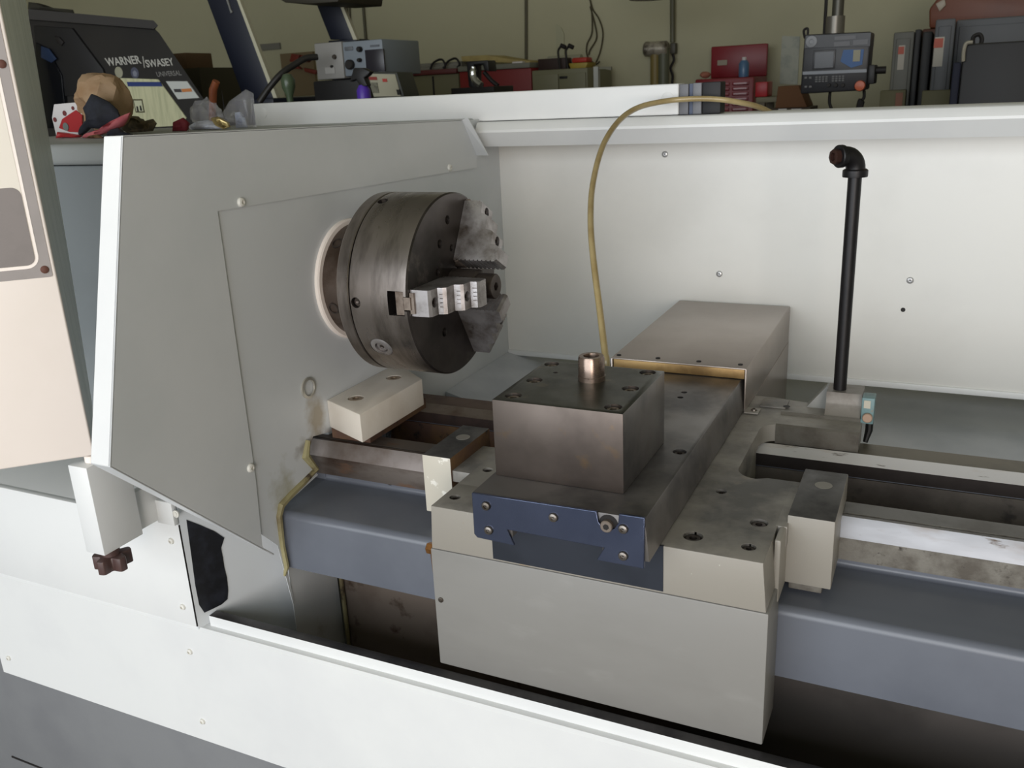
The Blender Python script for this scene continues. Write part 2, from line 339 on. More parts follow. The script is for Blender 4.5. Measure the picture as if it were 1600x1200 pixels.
# side wall with black scuff (angled sheet from the front panel to the headstock sheet)
wa, wb = Vector((-1.046, .919, 0)), Vector((-.978, 1.09, 0))
mb = MB(); nrm = Vector(((wb-wa).y, -(wb-wa).x, 0)).normalized()
def wall_pt(px, py, off=0):
    d = ray(px, py); t = (wa-CAM).dot(nrm)/d.dot(nrm); return CAM+d*t+nrm*off
qs = [Vector((wa.x, wa.y, .60)), Vector((wb.x, wb.y, .60)), Vector((wb.x, wb.y, .86)), Vector((wa.x, wa.y, .86))]
def slab(P, off, name, m, parent):
    mb = MB(); a = [mb.v(p) for p in P]; b = [mb.v(p-Vector(off)) for p in P]; mb.face(a); mb.face(b[::-1])
    for i in range(len(P)): mb.face([a[i], b[i], b[(i+1) % len(P)], a[(i+1) % len(P)]])
    return mb.build(name, m, parent)
qs[0].z = .37; qs[1].z = .37
sidew = slab(qs, nrm*.006, 'side_sheet', GREY_SHEET, lathe)
sp = [wall_pt(a, b, .0012) for a, b in ((291, 812), (312, 820), (335, 830), (350, 840), (345, 856), (348, 872), (350, 886), (354, 902), (356, 922), (355, 936), (346, 944), (334, 950), (319, 957), (311, 945), (305, 915), (299, 870))]
slab(sp, nrm*.0010, 'black_scuff_patch', SCUFF, sidew)
MB().box(-1.0475, -1.0462, .9168, .9190, .604, .789).build('panel_edge_gap', DARK, lathe)
# curb, chip pan
MB().box(-1.033, XE, .932, .950, .585, .619, .0015).build('chip_pan_curb', [WHITE, CURBT], lathe, slot=lambda f: 1 if (f.normal.z > .7 or f.normal.y > .5) else 0)
MB().box(-.944, XE, 1.166, 1.175, .36, .668).build('pan_back_panel', [PANB], lathe)
MB().box(-.30, XE, 1.160, 1.1655, .36, .668).build('pan_back_panel', [PAN], lathe)  # darker second panel; the carriage's shadow is put into its colour
MB().box(-1.03, XE, .951, 1.16, .366, .372).build('chip_pan_floor', PAN, lathe)
MB().tube([(-.935, 1.160, .38), (-.935, 1.160, .66)], .004, 8).build('sealant_bead', SEAL, lathe)
# rear chute below the backsplash
MB().prism([(1.47, .69), (1.47, .70), (2.1, .735), (2.1, .725)], -.944, XE, 'x').build('rear_chute', CHUTE, lathe)
MB().prism([(-.944, .70), (-.944, .80), (-.70, .735), (-.62, .70)], 1.60, 2.1, 'y').build('chute_wedge', CHUTE, lathe)
# backsplash and rim
bsx = MB().box(-.945, XE, 1.925, 1.937, .800, 1.31).build('backsplash', WHITE2, lathe)
MB().box(-.945, XE, 1.918, 1.940, .793, .806, .002).build('backsplash_hem', WHITE, bsx)
for q in ((1039, 241), (1124, 428), (1422, 438)): button_screw(at(*q, y=1.925), YN, .0068, mat('backsplash_screw', (176, 176, 176), .3, .5), bsx)
p = at(1411, 484, y=1.925); MB().lathe([(.0045, -.001), (.0045, .0006), (0, .0006)], p, YN, 12).build('drain_hole', DARK, bsx)
MB().box(XE, XE+.01, 1.2, 1.94, .79, 1.31).build('right_end_sheet', WHITE, lathe)
MB().prism([(1.826, 1.301), (1.801, 1.332), (1.801, 1.337), (1.811, 1.351), (1.815, 1.3535), (1.94, 1.354), (1.94, 1.349), (1.82, 1.349), (1.808, 1.335), (1.830, 1.304)], -.94, XE, 'x').build('top_rim', WHITE, lathe)
MB().prism([(1.827, 1.301), (1.827, 1.306), (1.937, 1.308), (1.937, 1.303)], -.94, XE, 'x').build('rim_underside', WHITE, lathe)
# sliding door parked behind the rim
door = thing('sliding_lathe_door', 'long low white sliding door lying behind the backsplash rim, dark seal at its right end', 'machine door', (-1.0, 1.86, 1.355))
MB().box(-1.575, -.497, 1.835, 1.885, 1.355, 1.4145, .003, 3).build('door_panel', WHITE, door)
for q in ((411, 177), (1043, 154)):
    p = at(*q, y=1.835); MB().lathe([(.0125, -.001), (.0125, .0012), (.0105, .0018), (0, .0018)], p, YN, 28).build('round_cap', WHITE, door)
MB().box(-.496, -.478, 1.838, 1.885, 1.355, 1.413, .001).build('end_channel', mat('anodised_channel', (104, 105, 110), .5, .1), door)
MB().box(-.477, -.470, 1.842, 1.885, 1.355, 1.413).build('blue_edge', mat('navy_edge', (40, 54, 84), .4), door)
MB().box(-.469, -.452, 1.838, 1.885, 1.355, 1.414, .001).build('end_channel', mat('anodised_channel', (112, 113, 118), .5, .1), door)
MB().box(-.451, -.415, 1.842, 1.885, 1.355, 1.4145, .002).build('rubber_seal', mat('black_rubber', (22, 22, 26), .6), door)
# white clamp block on the headstock foot
cb = [(-.945, 1.192), (-.845, 1.147), (-.843, 1.347), (-.90, 1.39), (-.945, 1.39)]
MB().box(-.94, -.86, 1.19, 1.38, .8485, .8675).build('block_pad', RUST, lathe)
cl = MB().prism(cb, .867, .918, 'z', .002).build('clamp_block', mat('chipped_white_block', (224, 216, 204), .45, rgb2=(214, 204, 190), scale=9, rgb3=(120, 84, 56), scale3=26, lo3=.7, hi3=.76), lathe,
    cuts=[(at(556, 622, z=.918), ZP, .0145, .014), (at(615, 590, z=.918), ZP, .0145, .014)])
for q in ((556, 622), (615, 590)): sunk_screw(at(*q, z=.918)-Vector((0, 0, -.003)), ZP, .0160, .014, cl, mat('block_cap_screw', (170, 150, 128), .4, .7))

# ================================================================== CHUCK
XF, YC, ZC = -.735, 1.302, 1.111
chuck = thing('lathe_chuck', 'large round steel three-jaw chuck mounted on the grey headstock face', 'lathe chuck', (-.94, YC, ZC))
def CM(th): # local (r, t, a) to the place
    c, s_ = math.cos(math.radians(th)), math.sin(math.radians(th))
    return Matrix(((0, 0, 1, XF), (c, -s_, 0, YC), (s_, c, 0, ZC), (0, 0, 0, 1)))
MB().lathe([(.1066, 0), (.1066, .006), (.104, .008), (.0, .008)], (-.945, YC, ZC), XP, 64).build('white_ring', CREAM, chuck)
fl = MB().lathe([(.096, 0), (.098, .002), (.098, .07), (.0, .07)], (-.937, YC, ZC), XP, 64).build('spindle_flange', mat('stained_flange_steel', (104, 92, 84), .45, .8, rgb2=(76, 62, 52), scale=16, rvar=.1), chuck,
    cuts=[])
for th in (130.2, 198.5, 164, 96):
    c_, s_ = math.cos(math.radians(th)), math.sin(math.radians(th))
    P = Vector((-.9205, YC+.098*c_, ZC+.098*s_)); n_ = Vector((0, c_, s_))
    if th in (130.2, 198.5): MB().lathe([(.0105, -.003), (.0105, .0015), (.008, .0018), (.0075, -.002), (0, -.002)], P, n_, 20).build('flange_bolt', JAWD, fl)
bk = MB().lathe([(.0, 0), (.149, 0), (.1525, .0035), (.1525, .0225), (.151, .024), (.0, .024)], (-.869, YC, ZC), XP, 96).build('back_plate', CHUCK, chuck)
body = MB().lathe([(.0, 0), (.151, 0), (.1525, .0015), (.1525, .1055), (.150, .108), (.0, .108)], (-.843, YC, ZC), XP, 128)
radial = []
for (px, py, r, dp) in ((556, 473, .0088, .01), (598, 314, .0088, .01), (596, 543, .020, .003)):
    best = None
    for i in range(200):
        x = -.85+i*.0006; q = at(px, py, x=x); e = abs(math.hypot(q.y-YC, q.z-ZC)-.1525)
        if best is None or e < best[0]: best = (e, q.copy())
    q = best[1]; n_ = Vector((0, q.y-YC, q.z-ZC)).normalized(); radial.append((Vector((q.x, YC, ZC))+n_*.1525, n_, r, dp))
body = body.build('chuck_body', [CHUCK, CHUCKF], chuck and None, cuts=radial)
cm = MB()
for th in (180, 60, -60):
    cm.M = CM(th); cm.box(.03, .17, -.0195, .0195, -.036, -.007); cm.box(.028, .172, -.0115, .0115, -.0075, .01)
cut_by(body, cm)
for (r, th) in ((.085, 118), (.085, 238), (.085, 0), (.062, 150), (.062, 92), (.062, -20), (.062, 210), (.110, -25), (.110, 95)):
    m_ = CM(th); cmb = MB(m_); cmb.cyl((r, 0, -.012), (r, 0, .01), .0075 if r > .07 else .006, 20); cut_by(body, cmb)
for f in body.data.polygons: f.material_index = 1 if (f.normal.x > .7) else 0
for f in body.data.polygons: f.use_smooth = True
body.data.set_sharp_from_angle(angle=math.radians(25))
if len(body.data.materials) < 2: body.data.materials.append(CHUCKF)
adopt(body, chuck)
for (P, n_, r, dp) in radial:
    if r > .015:
        MB().lathe([(.0195, -.003), (.0195, -.0006), (.0175, .0006), (.0112, .0006), (.0112, -.004), (.0095, -.004), (.009, -.002), (.004, -.002), (.004, -.006), (0, -.006)], P, n_, 32).build('pinion_socket', JAW, chuck)
    else:
        MB().lathe([(.0085, -.0098), (.0065, -.006), (.004, -.006), (0, -.009)], P, n_, 20).build('set_screw', JAWD, chuck)
hub = MB().cyl((XF-.01, YC, ZC), (XF+.078, YC, ZC), .021, 40, .0015)
cut_h = MB(); cut_h.cyl((XF+.070, YC, ZC), (XF+.082, YC, ZC), .0075, 6)
hub = hub.build('centre_plunger', JAWD, None); cut_by(hub, cut_h); adopt(hub, chuck)
for f in hub.data.polygons: f.use_smooth = True
hub.data.set_sharp_from_angle(angle=math.radians(30))
MB().lathe([(.027, 0), (.027, .05), (.024, .052), (.0, .052)], (XF-.004, YC, ZC), XP, 40).build('plunger_sleeve', JAWD, chuck)
jp = [(.142, .0005), (.142, .031), (.138, .035), (.120, .036), (.118, .044), (.115, .0495), (.092, .050), (.090, .060), (.087, .065), (.066, .0655), (.064, .076), (.060, .080), (.040, .080), (.036, .076), (.036, .0005)]
for th in (180, 60, -60):
    M_ = CM(th)
    j = MB(M_).prism(jp, -.021, .021, 'y')
    # prism 'y' extrudes along the local tangent: points are (r, a)
    jo = j.build('hard_jaw', [JAW], None)
    cc = MB(M_)
    for (r, a) in ((.129, .036), (.078, .066)): cc.cyl((r, 0, a-.016), (r, 0, a+.02), .0082, 20)
    for (r0, a) in ((.1165, .0445), (.0885, .0595), (.0625, .0745)):
        for k in range(4): cc.box(r0+.0015, r0+.006, -.0115+k*.0066, -.0115+k*.0066+.0018, a-.0055, a+.0075)
    for k in range(9): cc.box(.030, .0378, -.03, .03, .006+k*.0078, .0085+k*.0078)
    cut_by(jo, cc); adopt(jo, chuck)
    for f in jo.data.polygons: f.use_smooth = False
    for (r, a) in ((.129, .036), (.078, .066)):
        p = M_ @ Vector((r, 0, a)); sunk_screw(p, XP, .0082, .014, jo, JAWD)
    mj = MB(M_); mj.box(.035, .149, -.0185, .0185, -.023, -.009); mj.box(.035, .149, -.010, .010, -.0095, .003); mj.box(.035, .146, -.0165, .0165, .0005, .008)
    mj.build('master_jaw', mat('master_jaw_steel', (140, 128, 118), .5, .6, rgb2=(96, 82, 72), scale=30), chuck)

# ================================================================== CARRIAGE SADDLE
sad = thing('carriage', 'beige painted lathe carriage with worn metal top straddling the bed ways', 'lathe carriage', (-.377, 1.2, .85))
ZS = .878
def fillet(cx, cy, r, a0, a1): return arc(cx, cy, r, a0, a1, 6)
right = [(-.152, .958), (-.153, 1.20)] + [(-.19, 1.200)] + fillet(-.205, 1.222, .03, -90, -180) + [(-.2355, 1.30), (-.2355, 1.385)] + fillet(-.205, 1.387, .0300, 180, 90) + [(-.205, 1.417), (-.088, 1.417), (-.088, 1.463), (-.135, 1.53), (-.24, 1.548)]
left = [(-.52, 1.548), (-.64, 1.52), (-.66, 1.463), (-.66, 1.415), (-.55, 1.415)] + [(-.52, 1.385), (-.52, 1.25), (-.55, 1.2), (-.602, 1.20), (-.602, .958)]
topslot = lambda f: 0 if f.normal.z > .5 else 1
shole = [(1083, 838, .0125), (1186, 817, .0115), (1170, 855, .009), (1127, 768, .0075), (711, 777, .008), (762, 734, .008)]
saddle = MB().prism(right+left, .849, ZS, 'z').build('saddle', [SADT, SADT], sad, cuts=[(at(a, b, z=ZS), ZP, r, .010) for a, b, r in shole])
for a, b, r in shole: sunk_screw(at(a, b, z=ZS), ZP, r, .0095, saddle, JAWD)
# deep web between the ways and front block
MB().box(-.52, -.237, 1.232, 1.372, .80, .8485).build('saddle_web', SADT, sad)
sf = MB().prism([(-.606, .812), (-.602, .8782), (-.152, .8782), (-.146, .812)], .9575, 1.036, 'y', .0012).build('saddle_front', [SADT, SADF], sad, cuts=[(at(a, b, z=ZS), ZP, r, .010) for a, b, r in shole], slot=lambda f: 0 if f.normal.z > .7 else 1)
MB().box(-.509, -.272, .9565, .960, .815, .8785).build('dovetail_end_face', DOVE, sf)
ap = MB().box(-.609, -.143, .958, 1.036, .621, .8108, .002).build('apron', APR, sad)
p = at(689, 937, y=.958); MB().lathe([(.004, -.001), (.004, .0015), (.002, .002), (0, .002)], p, YN, 16).build('apron_screw', SCREW, ap)
nip = MB().cyl((-.622, .972, .8025), (-.606, .972, .8025), .0085, 6, .001); nip.tube([(-.615, .972, .798), (-.6155, .974, .775), (-.614, .974, .745), (-.609, .974, .71)], .003, 8); nip.build('brass_oil_fitting', BRASSN, sad)
# wings over the front way
WING = mat('wing_top_metal', (92, 90, 88), .5, .4, rgb2=(64, 62, 62), scale=18, rvar=.1)
for (x0, x1, y0, tx) in ((-.1425, -.0848, 1.07, 1), (-.694, -.644, 1.09, -1)):
    w = MB().prism([(y0, .793), (y0, .8895), (1.225, .8895), (1.225, .8505), (1.158, .8505), (1.158, .793)], x0, x1, 'x', .0015)
    wo = w.build('way_wiper_housing', [WING, SADF if tx > 0 else mat('chipped_beige_paint', (196, 190, 176), .5, rgb2=(226, 222, 212), scale=40, lo=.58, hi=.62, rgb3=(170, 140, 100), scale3=14, lo3=.68), RUST], sad, slot=lambda f: 0 if (f.normal.z > .6) else (2 if f.normal.x > .6 and f.center.x < -.4 else 1))
    cx = (x0+x1)/2; MB().lathe([(.0115, 0), (.0115, .0006), (0, .0006)], (cx+.002, 1.175, .8893), ZP, 28).build('plug', mat('dull_aluminium_plug', (146, 142, 134), .5, .3), wo)
    # bridge between the wing and the saddle front
    bx = (-.155, x0+.002) if tx > 0 else (x1-.002, -.600)
    MB().box(bx[0], bx[1], y0-.012 if tx > 0 else y0+.004, 1.2, .8495, .8785 if tx > 0 else .868, .001).build('wing_bridge', [SADT], sad)
    if tx > 0:
        MB().box(x0+.004, x1-.012, y0+.014, y0+.05, .777, .793, .001).build('wiper_strip', CAST, wo)
        MB().box(-.150, -.1415, 1.02, 1.15, .79, .878, .003).build('wing_bridge', SADF, sad)
    else:
        pass
# rear arm with pipe socket
MB().prism([(1.4135, .846), (1.4135, .876), (1.4165, .8795), (1.462, .8795), (1.465, .884), (1.466, .846)], -.215, -.0865, 'x').build('rear_arm', [SADT, mat('oily_arm_front', (98, 94, 86), .6, .3, rgb2=(76, 70, 62), scale=16, rgb3=(140, 134, 116), scale3=60, lo3=.66, hi3=.72, bump=.3)], sad, slot=lambda f: 1 if f.normal.y < -.5 else 0)
br = MB().prism([(1.4625, .879), (1.470, .884), (1.480, .900), (1.482, .904), (1.482, .9205), (1.53, .9205), (1.53, .85), (1.4625, .85)], -.146, -.0905, 'x', 0).build('pipe_bracket', mat('bracket_cast_metal', (132, 127, 120), .5, .35, rgb2=(108, 100, 92), scale=20, rgb3=(140, 110, 80), scale3=30, lo3=.66), sad)
MB().prism([(-.205, .846), (-.150, .918), (-.146, .918), (-.146, .846)], 1.515, 1.535, 'y').build('bracket_rib', mat('pale_rib_paint', (150, 150, 146), .5), sad)
# teal limit switch on the bracket's right side
sw = MB().box(-.0895, -.070, 1.462, 1.492, .878, .922, .0015).build('limit_switch', TEAL, sad)
MB().cyl((-.079, 1.4615, .890), (-.079, 1.455, .890), .0078, 24, .001).build('switch_roller', mat('brass_coloured_disc', (176, 148, 128), .45, .4), sw)
MB().box(-.086, -.076, 1.4610, 1.464, .905, .918).build('switch_label', mat('worn_pale_label', (190, 184, 168), .5), sw)
MB().tube([(-.076, 1.478, .879), (-.076, 1.478, .862), (-.080, 1.474, .842)], [.006, .006, .004], 10).build('cable_gland', mat('black_gland', (20, 20, 20), .4), sw)
# way wiper angle pieces at left of the arm
MB().box(-.255, -.212, 1.492, 1.534, .878, .8805, .0004).build('corner_tab', SADT, sad)
sunk = at(1229, 635, z=ZS+.0026); MB().lathe([(.006, 0), (.006, .0002), (0, .0002)], sunk, ZP, 16).build('tab_hole', DARK, sad)

# coolant pipe standing in the bracket
pipe = thing('coolant_pipe', 'upright black iron pipe with elbow on top, standing on the carriage arm', 'pipe', (-.127, 1.5, .921))
MB().cyl((-.1275, 1.5, .9212), (-.1275, 1.5, 1.272), .0103, 28).build('pipe_body', IRON, pipe)
el = MB(); el.lathe([(.0103, 0), (.0185, 0), (.0188, .002), (.0188, .010), (.016, .012), (.0103, .012)], (-.1275, 1.5, 1.2665), ZP, 28)
c0 = Vector((-.1275, 1.5, 1.278)); dirv = Vector((-.75, -.66, 0)).normalized()
ept = []
for i in range(9):
    t = math.radians(90*i/8); ept.append(c0+dirv*(.020*(1-math.cos(t)))+Vector((0, 0, .021*math.sin(t))))
ept.append(ept[-1]+dirv*.006); el.tube([c0-Vector((0, 0, .004))]+ept, [.0145]*10+[.0148], 20)
el.build('elbow_fitting', IRON, pipe)
e0 = ept[-1]; MB().lathe([(.0168, 0), (.0172, .0015), (.0172, .0075), (.016, .009), (.009, .009), (.0085, .001)], e0-dirv*.002, dirv, 28).build('elbow_collar', IRON, pipe)
MB().lathe([(.0115, 0), (.0115, .009), (.0065, .010), (.006, .004), (0, .003)], e0+dirv*.006, dirv, 8).build('plug_nut', mat('rusty_brown_nut', (62, 40, 34), .5, .4), pipe)

# ================================================================== CROSS SLIDE
ZT_ = .935
cs = thing('cross_slide', 'dark steel cross slide with polished blue front plate resting on the carriage', 'cross slide', (-.39, 1.2, ZS))
sh = [(1062, 706, .0095), (1069, 613, .005), (1063, 621, .005)]
slide = MB().prism([(-.509, .8795), (-.509, ZT_), (-.2815, ZT_), (-.2755, .8795), (-.335, .8795), (-.335, .890), (-.455, .890), (-.455, .8795)], .911, 1.86, 'y', .0012).build('slide_body', [SLIDE], cs, cuts=[(at(a, b, z=ZT_), ZP, r, .009) for a, b, r in sh])
sunk_screw(at(1062, 706, z=ZT_), ZP, .0095, .008, slide, JAWD)
def xz(*pp, y): return [(at(a, b, y=y).x, at(a, b, y=y).z) for a, b in pp]
pp = xz((737, 770), (932, 799), (935, 815), (942, 825), (951, 828.5), (960, 826), (966, 817), (967, 803), (1007.5, 809), (1006.5, 889), (932, 875), (944, 856), (792, 827.5), (804, 852.5), (746, 840), (741, 834), y=.907)
pm = MB().prism(pp, .9065, .9105, 'y').build('wiper_plate', PLATE, cs, bevel=.0009)
for q in ((760, 790), (764, 828), (865, 808), (974, 826), (974, 868)): button_screw(at(*q, y=.9065), YN, .0062, SCREW, pm)
MB().cyl(at(951, 818, y=.914), at(951, 818, y=.914)+Vector((0, -.010, 0)), .0078, 24, .001).build('gib_screw', mat('stained_gib_screw', (150, 138, 128), .35, .8), cs)
gs = [o for o in COL.objects if o.name == 'gib_screw'][0]
MB().cyl(at(951, 818, y=.9112), at(951, 818, y=.9112)+Vector((0, -.0008, 0)), .0118, 28).build('notch_shade_disc', mat('notch_shade_dark', (30, 27, 26), .6, .3), slide)  # flat dark disc painting the shade of the recess behind the screw
gp0 = at(951, 818, y=.914)+Vector((0, -.0103, 0)); MB().lathe([(.004, 0), (0, .0002)], gp0, YN, 6, close=False).build('socket', DARK, gs)
pass
# sheet cover over the rear of the slide
cov = thing('slide_cover', 'grey sheet metal cover box behind the tool block reaching to the backsplash', 'machine cover', (-.39, 1.69, .879))
CY0, CY1 = 1.455, 1.915
c = MB(); c.box(-.512, -.2735, CY0, CY1, .9535, .956, .001); c.box(-.2755, -.2730, CY0, CY1, .879, .955, .0005); c.box(-.512, -.5095, CY0, CY1, .879, .955, .0005); c.box(-.512, -.2735, CY1-.002, CY1, .879, .955)
cv = c.build('cover_sheet', COVER, cov)
MB().box(-.2750, -.2725, 1.54, CY1, .75, .8788).build('side_skirt', COVER, cov)
MB().box(-.509, -.2765, CY0+.004, CY0+.014, .9362, .9532, .001).build('brass_wiper_strip', BRASS, cov)
for q in ((967, 555), (1028, 560), (1092, 565), (1157, 570)):
    MB().lathe([(.0042, 0), (.0042, .0012), (.003, .0016), (0, .0016)], at(*q, z=.956), ZP, 16).build('cover_screw', DARK, cv)
MB().box(-.2735, -.250, 1.449, 1.475, .879, .8815, .0005).build('foot_tab', SADT, cov)
button_screw((-.259, 1.462, .8815), ZP, .005, SCREW, cov)

# ================================================================== TOOL BLOCK
blk = thing('tool_block', 'square brown-grey steel tool block with six recessed screws on the cross slide', 'tool block', (-.4145, 1.057, ZT_))
bh = [(862, 569, .0108), (835, 594, .0112), (802, 618, .0112), (1012, 582, .0112), (985, 607, .0112), (958, 636, .0112), (868, 582, .0035)]
t = MB().box(-.503, -.326, .967, 1.147, ZT_+.0002, 1.0415, .0012, 2)
tb = t.build('block_body', [BLOCKM, BLOCKT, SLIDE], blk, cuts=[(at(a, b, z=1.0415), ZP, r, .013) for a, b, r in bh], slot=lambda f: 1 if f.normal.z > .6 else (2 if f.normal.x > .6 else 0))
for a, b, r in bh[:6]: sunk_screw(at(a, b, z=1.0415), ZP, r, .012, tb, mat('block_screw', (150, 138, 122), .35, .85))
MB().lathe([(.0185, 0), (.0185, .006), (.0178, .0065), (.0178, .030), (.0165, .0335), (.0105, .0335), (.0100, .030), (.0100, .008), (0, .008)], (-.409, 1.083, 1.0415), ZP, 40).build('round_stud', mat('stud_steel', (150, 132, 120), .3, .9, rgb2=(96, 80, 70), scale=20, rvar=.1), blk)

# ================================================================== HOSE
hp = [(948, 572, 1.21), (945, 548, 1.225), (938, 490, 1.27), (929, 420, 1.33), (924, 370, 1.38), (923, 330, 1.43), (926, 290, 1.49), (936, 245, 1.56), (950, 212, 1.62), (972, 184, 1.69), (1000, 167, 1.75), (1040, 158, 1.795), (1080, 154.5, 1.812), (1120, 155, 1.820), (1155, 160, 1.84), (1185, 167, 1.89), (1210, 180, 1.94), (1228, 200, 1.965)]
def spline(P, n=6):
    out = []
    for i in range(len(P)-1):
        p0, p1, p2, p3 = P[max(i-1, 0)], P[i], P[i+1], P[min(i+2, len(P)-1)]
        for k in range(n):
            t = k/n; out.append(.5*((2*p1)+(p2-p0)*t+(2*p0-5*p1+4*p2-p3)*t*t+(3*p1-p0-3*p2+p3)*t**3))
    return out+[P[-1]]
hpts = [at(a, b, y=c) for a, b, c in hp]
hpts = [Vector((hpts[0].x, 1.205, .9405))]+hpts
tag(MB().tube(spline(hpts), .0054, 14).build('coolant_hose', HOSE), 'thin yellowed plastic hose arching from the cross slide over the backsplash rim', 'hose')

# ================================================================== ARM, KNOB, PENDANT (left)
arm = thing('pendant_arm', 'white rectangular box arm below the tilted panel, brown star knob underneath', 'bracket arm', (-1.08, .86, .79))
MB().box(-1.103, -1.065, .791, .864, .797, .937, .0012).build('arm_box', WHITE, arm)
MB().box(-1.092, -1.079, .864, .917, .797, .86, .001).build('arm_web', WHITE, arm)
fb = MB().box(-1.082, -1.046, .9085, .9175, .792, .832, .001).build('mounting_plate', WHITE, arm)
sunk_p = at(275, 803, y=.9085); MB().lathe([(.0062, -.001), (.0062, .001), (.0048, .0012), (.0045, .0004), (.003, .0004), (.003, .0015), (0, .0015)], sunk_p, YN, 24).build('mounting_screw', WSCREW, fb)
MB().cyl((-1.078, .815, .9372), (-1.078, .815, .9485), .0115, 24, .001).build('pivot_pin', CREAM, arm)
mb = MB(); pts = []
kc = Vector((-1.0775, .812, .7665))
for i in range(60):
    a_ = 2*math.pi*i/60; r = .0235+.0075*math.cos(5*a_+.6)
    r = min(r, .0278); pts.append((kc.x+r*math.cos(a_), kc.y+r*math.sin(a_)))
knob = MB().prism(pts, kc.z, kc.z+.0215, 'z', .0012).build('star_knob', KNOB, arm)
MB().cyl((kc.x, kc.y, kc.z+.018), (kc.x, kc.y, .7972), .013, 20).build('knob_hub', KNOB, knob)
# control pendant
PC = Vector((-1.0665, .809, .9495)); U = Vector((.722, .692, 0)); NB = Vector((-.692, .722, 0))
PM = Matrix(((U.x, NB.x, 0, PC.x), (U.y, NB.y, 0, PC.y), (0, 0, 1, PC.z), (0, 0, 0, 1)))   # local x along the face, y into the box
def on_p(px, py, off=0):
    d = ray(px, py); t = (PC-NB*off-CAM).dot(NB)/d.dot(NB); q = CAM+d*t-PC; return (q.dot(U), q.z)
pen = thing('control_pendant', 'large cream control panel box at the left edge with grey bordered decal', 'control panel', (PC.x-.1, PC.y-.06, PC.z))
mb = MB(PM); W, H = -.40, .78
mb.box(W, 0, 0, .006, 0, H, .0025, 3)
mb.build('front_panel', CREAM, pen)
mb = MB(PM)
mb.prism([(.006, 0), (.02, 0), (.082, .054), (.145, .27), (.26, .78), (.006, .78)], W, -.001, 'x', .001)
mb.build('tapered_housing', BRUSH, pen)
d0 = on_p(82, 431); d1 = on_p(72, 421)
def rrect(x0, x1, z0, z1, r): return arc(x0+r, z0+r, r, 180, 270)+arc(x1-r, z0+r, r, 270, 360)+arc(x1-r, z1-r, r, 0, 90)+arc(x0+r, z1-r, r, 90, 180)
dx, dz = on_p(83, 432)
dec = MB(PM).prism(rrect(W+.02, dx, dz, H-.03, .003), -.0008, .0002, 'y').build('decal_border', DEC, pen)
lx, lz = on_p(64, 418)
MB(PM).prism(rrect(W+.035, lx, lz, H-.05, .016), -.0012, .0001, 'y').build('cream_line', CREAM, dec)
ix, iz = on_p(60, 412)
MB(PM).prism(rrect(W+.038, lx-.004, lz+.004, H-.053, .013), -.0016, .0001, 'y').build('cream_field', DEC2 and mat('decal_cream_field', (226, 218, 204), .5), dec)
jx, jz = on_p(55, 405); kx, kz = on_p(20, 293)
MB(PM).prism(rrect(W+.05, lx-.0045, lz+.0045, kz, .011), -.0020, .0001, 'y').build('dark_field', DEC2, dec)
for a_ in ((70, 421), (3, 100)):
    u_, z_ = on_p(*a_); o_ = PM @ Vector((u_, -.0009, z_)); MB().lathe([(.0052, 0), (.0052, .001), (.003, .0022), (0, .0022)], o_, -NB, 16).build('rusty_screw', RUSTS, pen)
# ================================================================== THINGS LYING ON THE HEADSTOCK LID
from mathutils import noise as MN
LZ = 1.3622
def px_box(mb, x0, y0, x1, y1, Y, dep, bev=.0):
    cx, cy = (x0+x1)/2, (y0+y1)/2
    mb.box(at(x0, cy, y=Y).x, at(x1, cy, y=Y).x, Y, Y+dep, at(cx, y1, y=Y).z, at(cx, y0, y=Y).z, bev); return mb
def px_poly(mb, pts, Y, dep, bev=0): return mb.prism([(at(a, b, y=Y).x, max(at(a, b, y=Y).z, LZ+.001) if Y < 1.9 else at(a, b, y=Y).z) for a, b in pts], Y, Y+dep, 'y', bev)
PAPER = mat('brown_paper', (170, 140, 108), .7, rgb2=(156, 122, 88), scale=18, bump=.3, bscale=50)
BLACKC = mat('black_cloth', (38, 40, 50), .8, rgb2=(28, 29, 36), scale=40)
PINK = mat('pink_rag', (196, 104, 108), .8, rgb2=(180, 86, 94), scale=30)
REDP = mat('red_print', (168, 30, 34), .5); WHP = mat('white_print', (214, 208, 206), .5)
YB_ = 1.46
